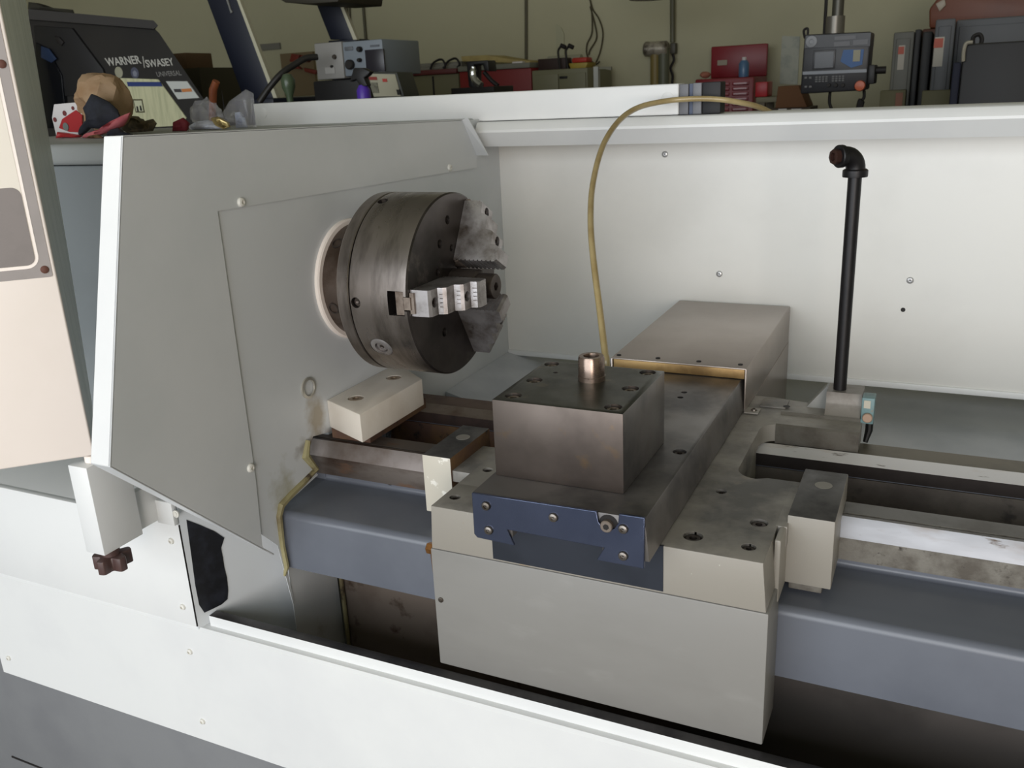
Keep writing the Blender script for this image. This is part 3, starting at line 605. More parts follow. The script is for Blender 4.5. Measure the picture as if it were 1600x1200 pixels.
# open paper bag lying with its mouth to the front
bc = at(161, 158, y=YB_+.045); mb = MB(); t_ = bmesh.new(); bmesh.ops.create_icosphere(t_, subdivisions=4, radius=1)
for v in t_.verts:
    d = v.co.normalized(); c_ = abs(MN.noise(d*1.5+Vector((3, 1, 2))))*.20+abs(MN.noise(d*3.2+Vector((7, 2, 1))))*.06
    dent = max(0, -d.y)*.0+max(0, (Vector((-.45, -.8, -.45)).normalized()).dot(d)-.80)*2.6
    k = (.98-c_)*(1-dent); v.co = Vector((bc.x+d.x*.080*k, bc.y+d.y*.050*k, max(LZ+.001, bc.z+d.z*.070*k)))
mb.add(t_); bag = mb.build('paper_bag', PAPER, smooth=14)
tag(bag, 'crumpled open brown paper bag standing on the headstock lid at upper left', 'paper bag')
def rag(name, pts, Y, th, m, label, cat, seed=0, amp=.01):
    """crumpled cloth: an outline with its own thickness and folds"""
    P = [at(a, b, y=Y) for a, b in pts]
    for p in P:
        if Y < 1.9: p.z = max(p.z, LZ+.001)
    cx = sum(p.x for p in P)/len(P); cz = sum(p.z for p in P)/len(P); mb = MB(); fr = []; N = 5
    def lay(off, sgn):
        rr = []
        for k in range(N):
            s_ = 1-k/(N); rr.append([mb.v((cx+(p.x-cx)*s_, Y+off+sgn*th*(1-s_)**.5*1.0+amp*MN.noise(Vector((p.x*60*s_, seed, p.z*60*s_))), cz+(p.z-cz)*s_)) for p in P])
        return rr
    A = lay(0, -1); B = lay(.004, 1); n = len(P)
    for R_ in (A, B):
        for a_, b2 in zip(R_, R_[1:]):
            for i in range(n): mb.face([a_[i], a_[(i+1) % n], b2[(i+1) % n], b2[i]])
        mb.face(R_[-1])
    for i in range(n): mb.face([A[0][i], A[0][(i+1) % n], B[0][(i+1) % n], B[0][i]])
    return tag(mb.build(name, m, smooth=60), label, cat)
rag('black_glove', [(140, 147), (150, 150), (168, 160), (182, 172), (186, 184), (172, 196), (160, 202), (140, 200), (124, 214), (121, 208), (132, 196), (134, 180), (133, 165)], 1.435, .014, BLACKC, 'black cloth glove hanging out of the brown paper bag', 'glove', 1)
rag('pink_rag', [(201, 176), (199, 186), (190, 197), (170, 206), (150, 213), (140, 217), (126, 216), (132, 210), (150, 205), (170, 192), (186, 182)], 1.40, .008, PINK, 'pink folded rag lying in front of the brown paper bag', 'rag', 2)
rag('dark_rag', [(170, 203), (182, 200), (192, 206), (205, 210), (206, 219), (180, 222), (160, 222), (164, 212)], 1.385, .01, BLACKC, 'small dark cloth lump beside the pink rag near the guard edge', 'rag', 3)
rag('brown_glove', [(138, 212), (152, 210), (158, 216), (150, 224), (136, 224)], 1.375, .008, mat('tan_leather', (120, 88, 60), .7), 'tan leather scrap lying under the pink rag', 'leather scrap', 5)
bx = thing('printed_carton', 'red and white printed carton tilted left of the brown paper bag', 'carton', (at(105, 222, y=1.5).x, 1.5, LZ))
cb_ = px_poly(MB(), [(84, 163), (118, 160), (128, 172), (130, 221), (90, 224), (81, 184)], 1.49, .08, .001).build('carton_body', WHP, bx)
px_poly(MB(), [(97, 186), (118, 172), (128, 180), (128, 207), (108, 206), (92, 200)], 1.488, .0025).build('red_panel', REDP, cb_)
for (a, b, r) in ((101, 177, .0058), (86, 187, .0052), (114, 169, .0042)):
    MB().lathe([(r, 0), (r, .001), (r*.5, .0012), (0, .0012)], at(a, b, y=1.4895), YN, 20).build('round_print', mat('maroon_print', (110, 44, 44), .5), cb_)
MB().lathe([(.009, 0), (.009, .001), (0, .001)], at(103, 198, y=1.4875), YN, 24).build('oval_print', mat('grey_green_print', (110, 116, 112), .5), cb_)
rag('red_packet', [(90, 206), (112, 209), (126, 212), (124, 222), (100, 226), (88, 216)], 1.43, .012, mat('red_foil', (176, 44, 48), .35, rgb2=(206, 120, 118), scale=60, lo=.6, hi=.68), 'crumpled red foil packet in front of the printed carton', 'packet', 7)
rag('brown_tool_roll', [(196, 180), (214, 182), (222, 190), (236, 186), (243, 193), (240, 205), (200, 208), (190, 203)], 1.60, .012, mat('olive_leather', (92, 84, 66), .7, rgb2=(128, 112, 84), scale=60), 'small brown leather tool roll behind the pink rag', 'tool roll', 9)
rag('dark_red_cloth', [(269, 191), (286, 184), (292, 192), (292, 207), (270, 208)], 1.60, .012, mat('dark_red_cloth', (110, 22, 34), .7), 'dark red folded cloth lying left of the clear plastic bag', 'cloth', 11)
rag('white_wad', [(292, 198), (306, 190), (322, 188), (340, 193), (352, 199), (350, 205), (300, 208)], 1.66, .016, mat('white_tissue', (206, 210, 222), .8, rgb2=(180, 184, 198), scale=60), 'crumpled white paper wad inside the open plastic bag', 'paper wad', 12)
PLAS = mat('clear_plastic_film', (206, 206, 214), .12, alpha=.2, rgb2=(235, 235, 225), scale=40, spec=.9)
tag(MB().blob(at(322, 178, y=1.66), (.043, .02, .030), 3, .22, 3.0, 4).build('plastic_bag', PLAS), 'clear crinkled plastic bag left on the headstock lid, rounded heap shape', 'plastic bag')
rag('plastic_sheet', [(383, 140), (391, 146), (400, 200), (372, 202), (352, 200), (346, 176), (362, 158)], 1.69, .012, PLAS, 'clear plastic sheet with upright corner leaning by the white sliding door', 'plastic sheet', 14, .02)
rag('pale_blue_tag', [(366, 176), (374, 175), (377, 182), (382, 184), (387, 201), (368, 201)], 1.70, .004, mat('pale_blue_card', (158, 168, 192), .5), 'pale blue card tag inside the clear plastic sheet', 'tag', 15)
rag('brass_fitting', [(330, 184), (342, 182), (356, 192), (360, 198), (350, 202), (336, 196)], 1.64, .006, mat('brass_pieces', (196, 176, 120), .3, .6, rgb2=(120, 96, 60), scale=120), 'small brass pieces heap between the plastic bag and the sheet', 'brass fittings', 16)
tag(MB().cyl(at(292, 190, y=1.62), at(296, 207, y=1.62), .0016, 10).build('white_stick', WHP), 'thin white stick leaning beside the dark red cloth', 'stick')

# ================================================================== MACHINE WITH SLANTED HOOD (far left)
def floor_leg(mb, x0, x1, y0, y1, z1): return mb.box(x0, x1, y0, y1, 0, z1, .01)
YM = 3.0
BLK = mat('charcoal_machine_paint', (40, 38, 36), .5, rgb2=(35, 33, 32), scale=3)
BLK2 = mat('black_machine_paint', (28, 27, 28), .5)
mac = thing('hooded_turning_machine', 'dark charcoal turning machine with slanted hood and white lettering behind the headstock', 'machine', (at(200, 150, y=YM).x, YM+.4, 0))
hood = px_poly(MB(), [(44, 26), (238, 41), (249, 52), (330, 172), (345, 260), (40, 260), (20, 120)], YM, .5).build('hood', BLK, mac)
def skew(o):
    oy = origin(o).y
    for v in o.data.vertices:
        w_ = v.co.y+oy-YM
        if w_ > .01: v.co.x -= 1.25*w_
skew(hood)
px_poly(MB(), [(44, 14), (240, 32), (247, 40), (240, 45), (44, 30)], YM-.03, .53).build('hood_top_rail', mat('rail_grey', (58, 56, 55), .5), mac)
skew([o for o in COL.objects if o.name == 'hood_top_rail'][0])
px_poly(MB(), [(52, 40), (112, 44), (160, 108), (172, 150), (60, 150)], YM-.012, .02, .003).build('sliding_door_panel', BLK2, hood)
px_poly(MB(), [(55, 66), (74, 76), (96, 118), (104, 200), (60, 200)], YM-.02, .02, .002).build('door_window', mat('dark_window', (10, 12, 18), .15), hood)
px_poly(MB(), [(64, 72), (76, 76), (88, 92), (80, 98), (64, 90)], YM-.026, .006, .001).build('blue_window_patch', mat('deep_blue_patch', (24, 40, 66), .4), hood)  # flat deep blue patch laid over the dark door window
px_poly(MB(), [(84, 56), (92, 58), (99, 66), (95, 72), (88, 66)], YM-.02, .02, .002).build('door_handle', DARK, hood)
xh0, xh1 = at(40, 200, y=YM).x, at(330, 200, y=YM).x
skew(MB().box(xh0, xh1, YM, YM+.5, 0, 1.16).build('machine_base', BLK, mac))
ch = px_poly(MB(), [(188, 122), (247, 124), (291, 184), (285, 196), (212, 200), (200, 180)], YM-.004, .004).build('instruction_chart', mat('yellowed_chart', (196, 194, 158), .6, rgb2=(176, 176, 142), scale=60, stretch=(1, 1, .1)), hood)
px_poly(MB(), [(198, 128), (250, 128), (254, 135), (200, 135)], YM-.006, .003).build('blue_header', mat('blue_header', (40, 56, 110), .6), ch)
px_poly(MB(), [(207, 155), (222, 155), (226, 176), (212, 176)], YM-.006, .003).build('chart_frame', mat('olive_frame', (70, 66, 44), .6), ch)
px_poly(MB(), [(209, 157), (221, 157), (224, 174), (213, 174)], YM-.007, .003).build('chart_inset', mat('chart_inset_paper', (190, 190, 160), .6), ch)
px_poly(MB(), [(213, 166), (215, 166), (217, 174), (214, 174)], YM-.008, .003).build('black_bar', DARK, ch)
px_poly(MB(), [(218, 165), (220, 165), (222, 173), (219, 173)], YM-.008, .003).build('black_bar', DARK, ch)
stk = px_poly(MB(), [(259, 127), (292, 127), (311, 153), (278, 155)], YM-.004, .004).build('dealer_sticker', mat('sticker_white', (190, 192, 186), .6), hood)
px_poly(MB(), [(271, 139), (282, 139), (284, 144), (273, 144)], YM-.006, .003).build('dark_sticker_mark', mat('dark_mark', (60, 56, 56), .6), stk)
px_poly(MB(), [(283, 139), (298, 138), (300, 143), (285, 144)], YM-.006, .003).build('orange_sticker_mark', mat('orange_mark', (190, 120, 66), .6), stk)
def text(body, px0, px1, py, h_px, Y, m, parent, name='lettering', bold=.0, slant=0):
    cu = bpy.data.curves.new(name, 'FONT'); cu.body = body; cu.extrude = .0015; cu.offset = bold; cu.resolution_u = 3; cu.size = 1; cu.shear = slant
    t = bpy.data.objects.new(name, cu); COL.objects.link(t); bpy.context.view_layer.update()
    me = bpy.data.meshes.new_from_object(t.evaluated_get(bpy.context.evaluated_depsgraph_get())); bpy.data.objects.remove(t)
    xs = [v.co.x for v in me.vertices]; ys = [v.co.y for v in me.vertices]
    a0 = at(px0, py, y=Y); a1 = at(px1, py+ (px1-px0)*.0, y=Y); zb = at((px0+px1)/2, py+h_px/2, y=Y).z; zt = at((px0+px1)/2, py-h_px/2, y=Y).z
    sx = (a1.x-a0.x)/(max(xs)-min(xs)); sz = (zt-zb)/(max(ys)-min(ys))
    for v in me.vertices: v.co = Vector((a0.x+(v.co.x-min(xs))*sx, Y-v.co.z*.5, zb+(v.co.y-min(ys))*sz))
    o = bpy.data.objects.new(name, me); COL.objects.link(o); me.materials.append(m); adopt(o, parent); return o
LET = mat('pale_lettering', (176, 174, 166), .6)
text('WARNER', 164, 221, 95, 13, YM-.002, LET, hood, bold=.018, slant=-.3)
text('SWASEY', 227, 270, 98, 12, YM-.002, LET, hood, bold=.018, slant=-.3)
px_poly(MB(), [(222.4, 88), (223.4, 88), (226, 106), (225, 106)], YM-.003, .003).build('divider_line', LET, hood)
text('UNIVERSAL', 244, 284, 115, 8, YM-.002, mat('grey_lettering', (122, 120, 116), .6), hood, bold=.01, slant=-.3)
for (a, b, c_) in ((186, 113, (150, 148, 128)), (211, 114, (74, 76, 92))):
    MB().lathe([(.023, 0), (.023, .002), (.018, .003), (0, .003)], at(a, b, y=YM), YN, 24).build('round_emblem', mat('emblem', c_, .6), hood)
MB().lathe([(.014, 0), (.014, .001), (0, .001)], at(211, 115, y=YM-.003), YN, 5).build('emblem_centre', mat('emblem_pale', (120, 122, 134), .6), hood)
rag('oily_rags', [(44, 3), (60, 5), (66, 10), (80, 12), (92, 14), (112, 15), (116, 22), (44, 14)], YM+.03, .02, mat('olive_black_rags', (44, 42, 32), .9), 'dark oily rags heaped on top of the slanted hood', 'rags', 21)
tag(px_box(MB(), 269, 83, 291, 108, 3.9, .2, .004).build('cardboard_box', mat('old_cardboard', (104, 80, 56), .8)), 'small brown cardboard box on a stand behind the slanted hood', 'box')
# put the cardboard box on its shelf
_b = at(280, 108, y=3.9)
tag(MB().box(_b.x-.25, _b.x+.18, 3.86, 4.2, 0, _b.z-.001).build('storage_stand', mat('olive_stand', (70, 66, 50), .7)), 'low olive stand behind the slanted hood carrying the cardboard box', 'stand')
tag(MB().tube([Vector((at(326, 160, y=1.8).x, 1.8, LZ+.003)), at(333, 140, y=1.8), at(338, 127, y=1.8)], [.008, .010, .009], 12).build('wooden_stick', mat('orange_wood', (150, 84, 48), .5, rgb2=(126, 66, 36), scale=20)), 'orange wooden stick standing up behind the clear plastic bag', 'wooden stick')
tag(MB().tube([Vector((at(350, 165, y=1.82).x, 1.82, LZ+.003)), at(346.5, 141, y=1.82)], [.004, .0006], 8).build('pointed_file', DARK), 'thin dark pointed file behind the plastic bag', 'file')
# ================================================================== NAVY MACHINE FRAME with hose
YN2 = 3.3
NAVY = mat('navy_frame_paint', (22, 26, 40), .5); CRE = mat('cream_frame_edge', (188, 184, 160), .5)
fr_ = thing('leaning_machine_frame', 'navy blue slanted machine frame with two leaning posts and cream edges', 'machine frame', (at(410, 150, y=YN2).x, YN2+.05, 0))
def post(p, w, Y, dep, nm):
    (ax_, ay), (bx_, by) = p
    o = px_poly(MB(), [(ax_, ay), (ax_+w, ay), (bx_+w, by), (bx_, by)], Y, dep*.3, .004).build(nm, NAVY, fr_)
    px_poly(MB(), [(ax_+w, ay), (ax_+w+4, ay), (bx_+w+6, by), (bx_+w, by)], Y-.004, dep*.2).build('cream_edge', CRE, o); return o
pA = post(((312, -30), (382, 158)), 47, YN2, .10, 'post')
px_poly(MB(), [(356, 8), (350, -8), (353, -10), (360, 14), (363, 19), (360, 21)], YN2-.008, .008, .001).build('slot_trim', mat('grey_slot', (120, 120, 116), .5), pA)
pB = post(((486, -14), (516, 62)), 36, YN2+.5, .10, 'post')
px_poly(MB(), [(420, -12), (530, -14), (528, 3), (484, 6), (445, 4)], YN2+.2, .35, .004).build('top_beam', mat('olive_dark_beam', (50, 46, 34), .6), fr_)
_q = at(405, 158, y=YN2); MB().box(_q.x-.10, _q.x+.12, YN2-.05, YN2+.62, 0, _q.z+.01, .01).build('frame_base', NAVY, fr_)
_q2 = at(534, 62, y=YN2+.5); MB().box(_q2.x-.08, _q2.x+.08, YN2+.5, YN2+.62, .0, _q2.z, .004).build('rear_post', NAVY, fr_)
tag(MB().tube(spline([at(405, 160, y=3.05), at(420, 138, y=3.08), at(440, 115, y=3.12), at(462, 100, y=3.18), at(478, 91, y=3.22), at(496, 89, y=3.26)]), .013, 12).build('black_hose', mat('black_rubber_hose', (40, 38, 36), .4)), 'thick black hose running from navy frame to the grey instrument box', 'hose')
# ================================================================== INSTRUMENT CABINETS
YI = 3.36
ins = thing('instrument_cabinet', 'grey instrument box with dials and dark screen on black stand', 'instrument', (at(550, 130, y=YI).x, YI+.15, 0))
lb = px_box(MB(), 493, 66, 536, 124, YI, .30, .006).build('side_box', mat('pale_grey_box', (140, 138, 134), .5), ins)
rb = px_box(MB(), 536, 63, 599, 118, YI+.01, .30, .006).build('control_box', mat('blue_grey_box', (124, 132, 140), .5), ins)
px_box(MB(), 571, 77, 600, 112, YI+.004, .01, .002).build('dark_screen', mat('dark_screen', (44, 42, 48), .3), rb)
px_box(MB(), 508, 105, 523, 115, YI-.003, .004).build('paper_label', mat('grey_label', (160, 158, 154), .6), lb)
for (a, b, r, m_) in ((562, 77, .011, DARK), (562, 94, .008, DARK), (524, 89, .010, SCREW), (547, 101, .020, DARK), (520, 104, .006, DARK)):
    MB().lathe([(r, -.006), (r, .01), (r*.8, .014), (0, .014)], at(a, b, y=YI+.004), YN, 20).build('dial', m_, rb if a > 536 else lb)
px_box(MB(), 538, 73, 551, 79, YI+.006, .005, .002).build('oval_badge', mat('oval_badge_grey', (92, 96, 100), .5), rb)
px_box(MB(), 578, 70, 592, 73, YI+.006, .005).build('small_label', mat('small_label_grey', (88, 92, 98), .5), rb)
_q = at(545, 124, y=YI); MB().box(at(488, 124, y=YI).x, at(570, 124, y=YI).x, YI, YI+.32, 0, at(530, 124.5, y=YI).z, .008).build('black_stand', BLK2, ins)
con = thing('keypad_controller', 'cream faced controller box with red display and keypad right of the purple bottle', 'controller', (at(600, 150, y=3.2).x, 3.3, 0))
cbx = px_poly(MB(), [(572, 112), (620, 113), (632, 152), (584, 153)], 3.2, .12, .003).build('controller_box', mat('dark_green_case', (56, 58, 52), .5), con)
px_poly(MB(), [(575, 115), (617, 116), (626, 150), (584, 151)], 3.196, .004).build('face_plate', mat('cream_face_plate', (168, 164, 142), .5), cbx)
px_poly(MB(), [(576, 120), (588, 120), (589, 125), (577, 125)], 3.193, .004).build('red_display', mat('red_display', (140, 44, 34), .5), cbx)
px_poly(MB(), [(597, 123), (604, 123), (605, 128), (598, 128)], 3.193, .004).build('red_logo', mat('red_logo', (176, 60, 50), .5), cbx)
px_poly(MB(), [(577, 129), (589, 129), (592, 145), (582, 145)], 3.193, .004).build('keypad', mat('keypad_grey', (120, 118, 100), .5, rgb2=(70, 66, 58), scale=90), cbx)
px_poly(MB(), [(619, 140), (624, 140), (626, 148), (621, 148)], 3.193, .004).build('dark_key', DARK, cbx)
_q = at(608, 153, y=3.2); MB().box(_q.x-.08, _q.x+.07, 3.2, 3.32, 0, _q.z+.001, .004).build('controller_stand', BLK2, con)
bot = thing('spray_bottle', 'purple bottle with black trigger top in front of the cream controller', 'bottle', (at(568, 150, y=2.95).x, 2.95, 1.25))
_p = at(569, 152, y=2.95); _t = at(569, 130, y=2.95)
MB().lathe([(.024, 0), (.026, .004), (.026, (_t.z-_p.z)*.5+.08), (.012, _t.z-_p.z+.08), (0, _t.z-_p.z+.08)], (_p.x, 2.95, _p.z-.08), ZP, 24).build('bottle_body', mat('purple_plastic', (84, 52, 168), .35), bot)
px_poly(MB(), [(552, 106), (566, 106), (578, 112), (574, 118), (568, 122), (574, 134), (562, 136), (556, 124), (546, 128)], 2.935, .03, .004).build('trigger_head', BLK2, bot)
tag(MB().box(_p.x-.12, _p.x+.12, 2.88, 3.08, 0, _p.z-.081).build('bottle_stand', BLK2), 'black stand below the purple bottle behind the sliding door', 'stand')
tag(MB().lathe([(0, 0), (.012, .004), (.014, .05), (.026, .08), (.028, .11), (.016, .13), (0, .134)], at(455, 170, y=3.0), ZP, 20).build('green_bulb', mat('green_glass', (74, 88, 66), .3)), 'small dull green rounded lamp bulb shape left of the instrument box', 'bulb')
_q = at(455, 170, y=3.0); tag(MB().box(_q.x-.08, _q.x+.1, 2.92, 3.1, 0, _q.z).build('bench_stand', BLK2), 'black stand carrying the dull green bulb', 'stand')

# ================================================================== BACK WALL FURNITURE
YW = 6.6
def wall_item(mb, *a): return px_box(mb, *a)
tag(px_box(MB(), 403, 68, 437, 78, YW-.02, .02).build('wall_shelf', mat('grey_wall_label', (120, 118, 108), .6)), 'thin grey sign on the wall between the navy posts', 'sign')
tag(px_box(MB(), 441, 82, 492, 150, YW-.03, .03).build('tool_board', mat('tan_board', (120, 104, 76), .7)), 'tan wooden tool board hung on the wall left of instrument box', 'tool board')
RD = mat('red_clamp', (116, 44, 32), .5)
for k, pts in enumerate(([(455, 84), (468, 86), (462, 98), (452, 96)], [(470, 86), (486, 90), (480, 97), (468, 94)], [(474, 106), (494, 110), (492, 116), (476, 112)], [(452, 106), (470, 108), (462, 102)])):
    tag(px_poly(MB(), pts, YW-.07, .04, .003).build('red_clamp', RD), ['topmost left red clamp on the tan tool board', 'red clamp right of the others near the instrument box top', 'lowest red clamp on the tan board beside the instrument box', 'thin red clamp low in the middle of the tan board'][k], 'clamp', 'red clamps on the tool board')
# long cabinet with dark red worktop
cab = thing('long_cabinet', 'long olive cabinet with dark red top band left of the red bench', 'cabinet', (at(670, 130, y=6.1).x, 6.3, 0))
OLV = mat('olive_cabinet', (112, 108, 78), .6); DRED = mat('dark_red_paint', (92, 34, 30), .5)
x0, x1 = at(600, 130, y=6.1).x, at(717, 130, y=6.1).x; zt = at(660, 118, y=6.1).z
MB().box(x0, x1, 6.1, 6.58, 0, zt, .005).build('cabinet_body', OLV, cab)
MB().box(x0, x1, 6.07, 6.58, zt+.001, at(660, 110, y=6.1).z, .005).build('worktop', DRED, cab)
for f_ in (.36, .66): MB().box(x0+(x1-x0)*f_, x0+(x1-x0)*f_+.012, 6.094, 6.1, .2, zt-.01).build('door_seam', DARK, cab)
zt2 = at(660, 110, y=6.1).z
shl = MB(); shl.box(x0, x1-.02, 6.2, 6.56, zt2+.001, zt2+.05, .005)
tag(shl.build('sheet_stock', mat('grey_sheet_stock', (132, 130, 116), .5, rgb2=(96, 94, 84), scale=9, stretch=(1, 1, 12))), 'flat pale grey sheet stock stacked on the long olive cabinet', 'sheet stock')
for k, q in enumerate(((640, 104), (683, 104), (705, 103))):
    p = at(*q, y=6.16); tag(MB().tube(spline([Vector((p.x-.06, p.y, zt2+.006)), Vector((p.x-.03, p.y, zt2+.05)), Vector((p.x+.04, p.y, zt2+.07)), Vector((p.x+.07, p.y, zt2+.03)), Vector((p.x+.05, p.y, zt2+.008))]), .008, 8).build('cable_coil', DARK), ['dark cable loop on the long cabinet nearest the instrument box', 'middle dark cable loop on the long cabinet', 'dark cable loop on the long cabinet nearest the yellow tray'][k], 'cable', 'cable loops on the long cabinet')
# red bench
rbn = thing('red_bench', 'red metal bench with pale top boards against the back wall', 'bench', (at(775, 130, y=6.0).x, 6.2, 0))
REDM = mat('dull_red_enamel', (130, 34, 34), .45)
x0, x1 = at(718, 120, y=6.0).x, at(830, 120, y=6.0).x; zt = at(775, 109, y=6.0).z
MB().box(x0, x1, 6.0, 6.55, 0, zt, .006).build('bench_body', REDM, rbn)
MB().box(x0, x1, 5.98, 6.55, zt+.001, zt+.035, .004).build('bench_top', mat('grey_bench_top', (120, 120, 108), .6), rbn)
tag(px_poly(MB(), [(720, 88), (760, 86), (800, 93), (828, 95), (828, 99), (722, 96)], 6.14, .3, .004).build('cardboard_tray', mat('yellow_cardboard', (178, 160, 104), .7, rgb2=(160, 142, 90), scale=8)), 'long flat yellow cardboard lying on the red bench', 'cardboard')
tag(px_box(MB(), 800, 96, 816, 102, 6.02, .05, .003).build('white_carton', WHP), 'small pale carton at the edge of the red bench top', 'carton')
gr = thing('bench_tool', 'black bench tool with curved chrome piece standing before the red bench', 'bench tool', (at(745, 140, y=4.6).x, 4.6, 0))
px_poly(MB(), [(728, 96), (762, 94), (764, 112), (756, 110), (754, 101), (740, 101), (740, 128), (744, 138), (732, 136)], 4.58, .10, .006).build('tool_body', BLK2, gr)
MB().tube(spline([at(740, 104, y=4.57), at(740, 118, y=4.57), at(744, 128, y=4.56), at(752, 134, y=4.55)]), [.014]*3+[.02]*16, 10).build('chrome_guard', mat('bright_chrome', (210, 210, 205), .15, .9), gr)
_q = at(748, 136, y=4.6); MB().box(_q.x-.12, _q.x+.14, 4.5, 4.75, 0, _q.z, .004).build('pedestal', DARK, gr)
MB().tube([at(756, 112, y=4.6), at(768, 126, y=4.62), at(778, 134, y=4.62)], .012, 8).build('lever', DARK, gr)
# filing cabinet
fc = thing('filing_cabinet', 'olive green metal cabinet with recessed handle right of the red bench', 'cabinet', (at(875, 130, y=6.0).x, 6.2, 0))
x0, x1 = at(831, 120, y=6.0).x, at(918, 120, y=6.0).x; zt = at(875, 108, y=6.0).z
FCM = mat('green_grey_enamel', (126, 124, 98), .5)
MB().box(x0, x1, 6.0, 6.5, 0, zt, .008).build('cabinet_body', FCM, fc)
d_ = MB().box(x0+.01, (x0+x1)/2-.004, 5.985, 6.0, .1, zt-.03, .003).build('door', FCM, fc)
MB().box((x0+x1)/2+.004, x1-.01, 5.985, 6.0, .1, zt-.03, .003).build('door', FCM, fc)
px_box(MB(), 874, 119, 886, 123, 5.978, .008, .002).build('handle', DARK, d_)
tag(MB().cyl((x0+.02, 6.26, zt+.05), (x0+.27, 6.26, zt+.05), .045, 20).build('paper_roll', mat('pale_paper_roll', (168, 166, 146), .6)), 'pale rolled drawing lying on the green metal cabinet', 'paper roll')
tag(MB().box(x0+.01, x0+.22, 6.09, 6.2, zt+.001, zt+.075, .004).build('dark_wood_box', mat('dark_wood', (50, 32, 26), .6)), 'dark wooden box in front of the pale paper roll', 'box')
yt = thing('parts_tray', 'yellow parts tray with red items on the green metal cabinet', 'tray', (at(905, 107, y=6.1).x, 6.15, zt))
_a, _b = at(893, 104, y=6.1).x, at(919, 104, y=6.1).x
MB().prism([(_a, zt+.001), (_a-.015, zt+.035), (_b+.005, zt+.035), (_b-.01, zt+.001)], 6.08, 6.25, 'y', .003).build('tray', mat('yellow_tray', (170, 148, 60), .5), yt)
MB().box(_a, _b-.01, 6.1, 6.22, zt+.036, zt+.07, .012).build('red_parts', mat('red_parts', (180, 50, 36), .5), yt)
for k, q in enumerate((875, 887)):
    p = at(q, 106, y=6.05); l_ = thing('gooseneck_clamp', ['black gooseneck clamp, left of the pair on the green cabinet', 'black gooseneck clamp, right of the pair on the green cabinet'][k], 'gooseneck', (p.x, p.y, zt), 'goosenecks on the green cabinet')
    h = at(q, 72, y=6.05).z
    MB().tube(spline([Vector((p.x, p.y, zt+.001)), Vector((p.x-.01, p.y, zt+.10)), Vector((p.x-.005, p.y, h-.02)), Vector((p.x+.02, p.y, h)), Vector((p.x+.04, p.y, h-.015))]), .008, 8).build('neck', DARK, l_)
    MB().cyl((p.x+.045, p.y, h-.012), (p.x+.01, p.y, h+.005), .014, 12).build('head', DARK, l_)
tag(px_poly(MB(), [(868, 38), (876, 42), (881, 52), (882, 100), (870, 100)], YW-.012, .004).build('hanging_paper', mat('pale_curled_paper', (176, 174, 146), .7)), 'pale curled paper sheet taped to the wall behind the goosenecks', 'paper')
whp = thing('white_post', 'narrow white post with side bracket right of the green cabinet', 'post', (at(932, 130, y=5.9).x, 5.9, 0))
_a, _b = at(929, 120, y=5.9).x, at(936, 120, y=5.9).x; MB().box(_a, _b, 5.88, 5.92, 0, at(932, 104, y=5.9).z).build('post_body', mat('post_white', (190, 192, 186), .5), whp)
px_poly(MB(), [(936, 104), (955, 104), (955, 110), (946, 108), (936, 108)], 5.89, .02).build('side_bracket', mat('grey_bracket', (130, 128, 110), .5), whp)
CAB = mat('thin_dark_cable', (74, 68, 50), .6)
for k, P in enumerate(([(920, -6), (924, 12), (925, 50), (917, 70), (918, 88), (930, 100), (937, 96)], [(921, -6), (926, 14), (936, 30), (942, 52), (938, 80), (930, 100)], [(922, 10), (930, 40), (932, 60), (922, 78), (920, 86)])):
    tag(MB().tube(spline([at(a, b, y=YW-.015) for a, b in P]), .006, 6).build('hanging_cable', CAB), ['thin cable on the wall, left one of the drooping loops', 'thin cable on the wall, outer right one of the drooping loops', 'thin short cable inside the drooping wall loops'][k], 'cable', 'cables drooping down the wall')
tag(MB().cyl(at(822, -10, y=YW-.014), at(822, 96, y=YW-.014), .012, 8).build('wall_conduit', mat('dark_conduit', (84, 80, 60), .6)), 'thin vertical conduit on the wall above the yellow cardboard', 'conduit')
tag(MB().cyl(at(566, -10, y=YW-.014), at(572, 66, y=YW-.014), .012, 8).build('wall_conduit', mat('dark_conduit', (84, 80, 60), .6)), 'thin vertical conduit on the wall above the instrument box', 'conduit')
for k, q in enumerate((536, 541, 545)):
    tag(MB().cyl(at(q, -10, y=YW-.014), at(q+4, 60, y=YW-.014), .007, 8).build('wall_cable', CAB), ['leftmost thin vertical cable behind the rear navy post', 'middle thin vertical cable behind the rear navy post', 'rightmost thin vertical cable behind the rear navy post'][k], 'cable', 'vertical cables behind the navy post')
cdt = thing('power_conduit', 'vertical grey conduit with switch box and dangling cable on the back wall', 'conduit', (at(1051, 70, y=YW-.03).x, YW-.03, 2))
MB().cyl(at(1051, -10, y=YW-.03), at(1051, 66, y=YW-.03), .018, 12).build('conduit_pipe', mat('grey_conduit', (96, 94, 74), .5), cdt)
px_box(MB(), 1047, 67, 1055, 84, YW-.07, .06, .004).build('switch_box', mat('dark_switch_box', (70, 66, 54), .5), cdt)
MB().tube(spline([at(1051, 84, y=YW-.05), at(1053, 94, y=YW-.05), at(1048, 106, y=YW-.05), at(1051, 118, y=YW-.05), at(1050, 132, y=YW-.05)]), .009, 8).build('cable', DARK, cdt)
pp_ = thing('valve_pipes', 'two vertical wall pipes, one brown one grey, joined by a pale valve', 'pipes', (at(1030, 100, y=YW-.1).x, YW-.1, 0))
_a = at(1024, 76, y=YW-.1); _b = at(1037, 76, y=YW-.1)
MB().cyl((_a.x, _a.y, .0), (_a.x, _a.y, _a.z), .035, 16).build('brown_pipe', mat('olive_brown_pipe', (130, 114, 66), .5), pp_)
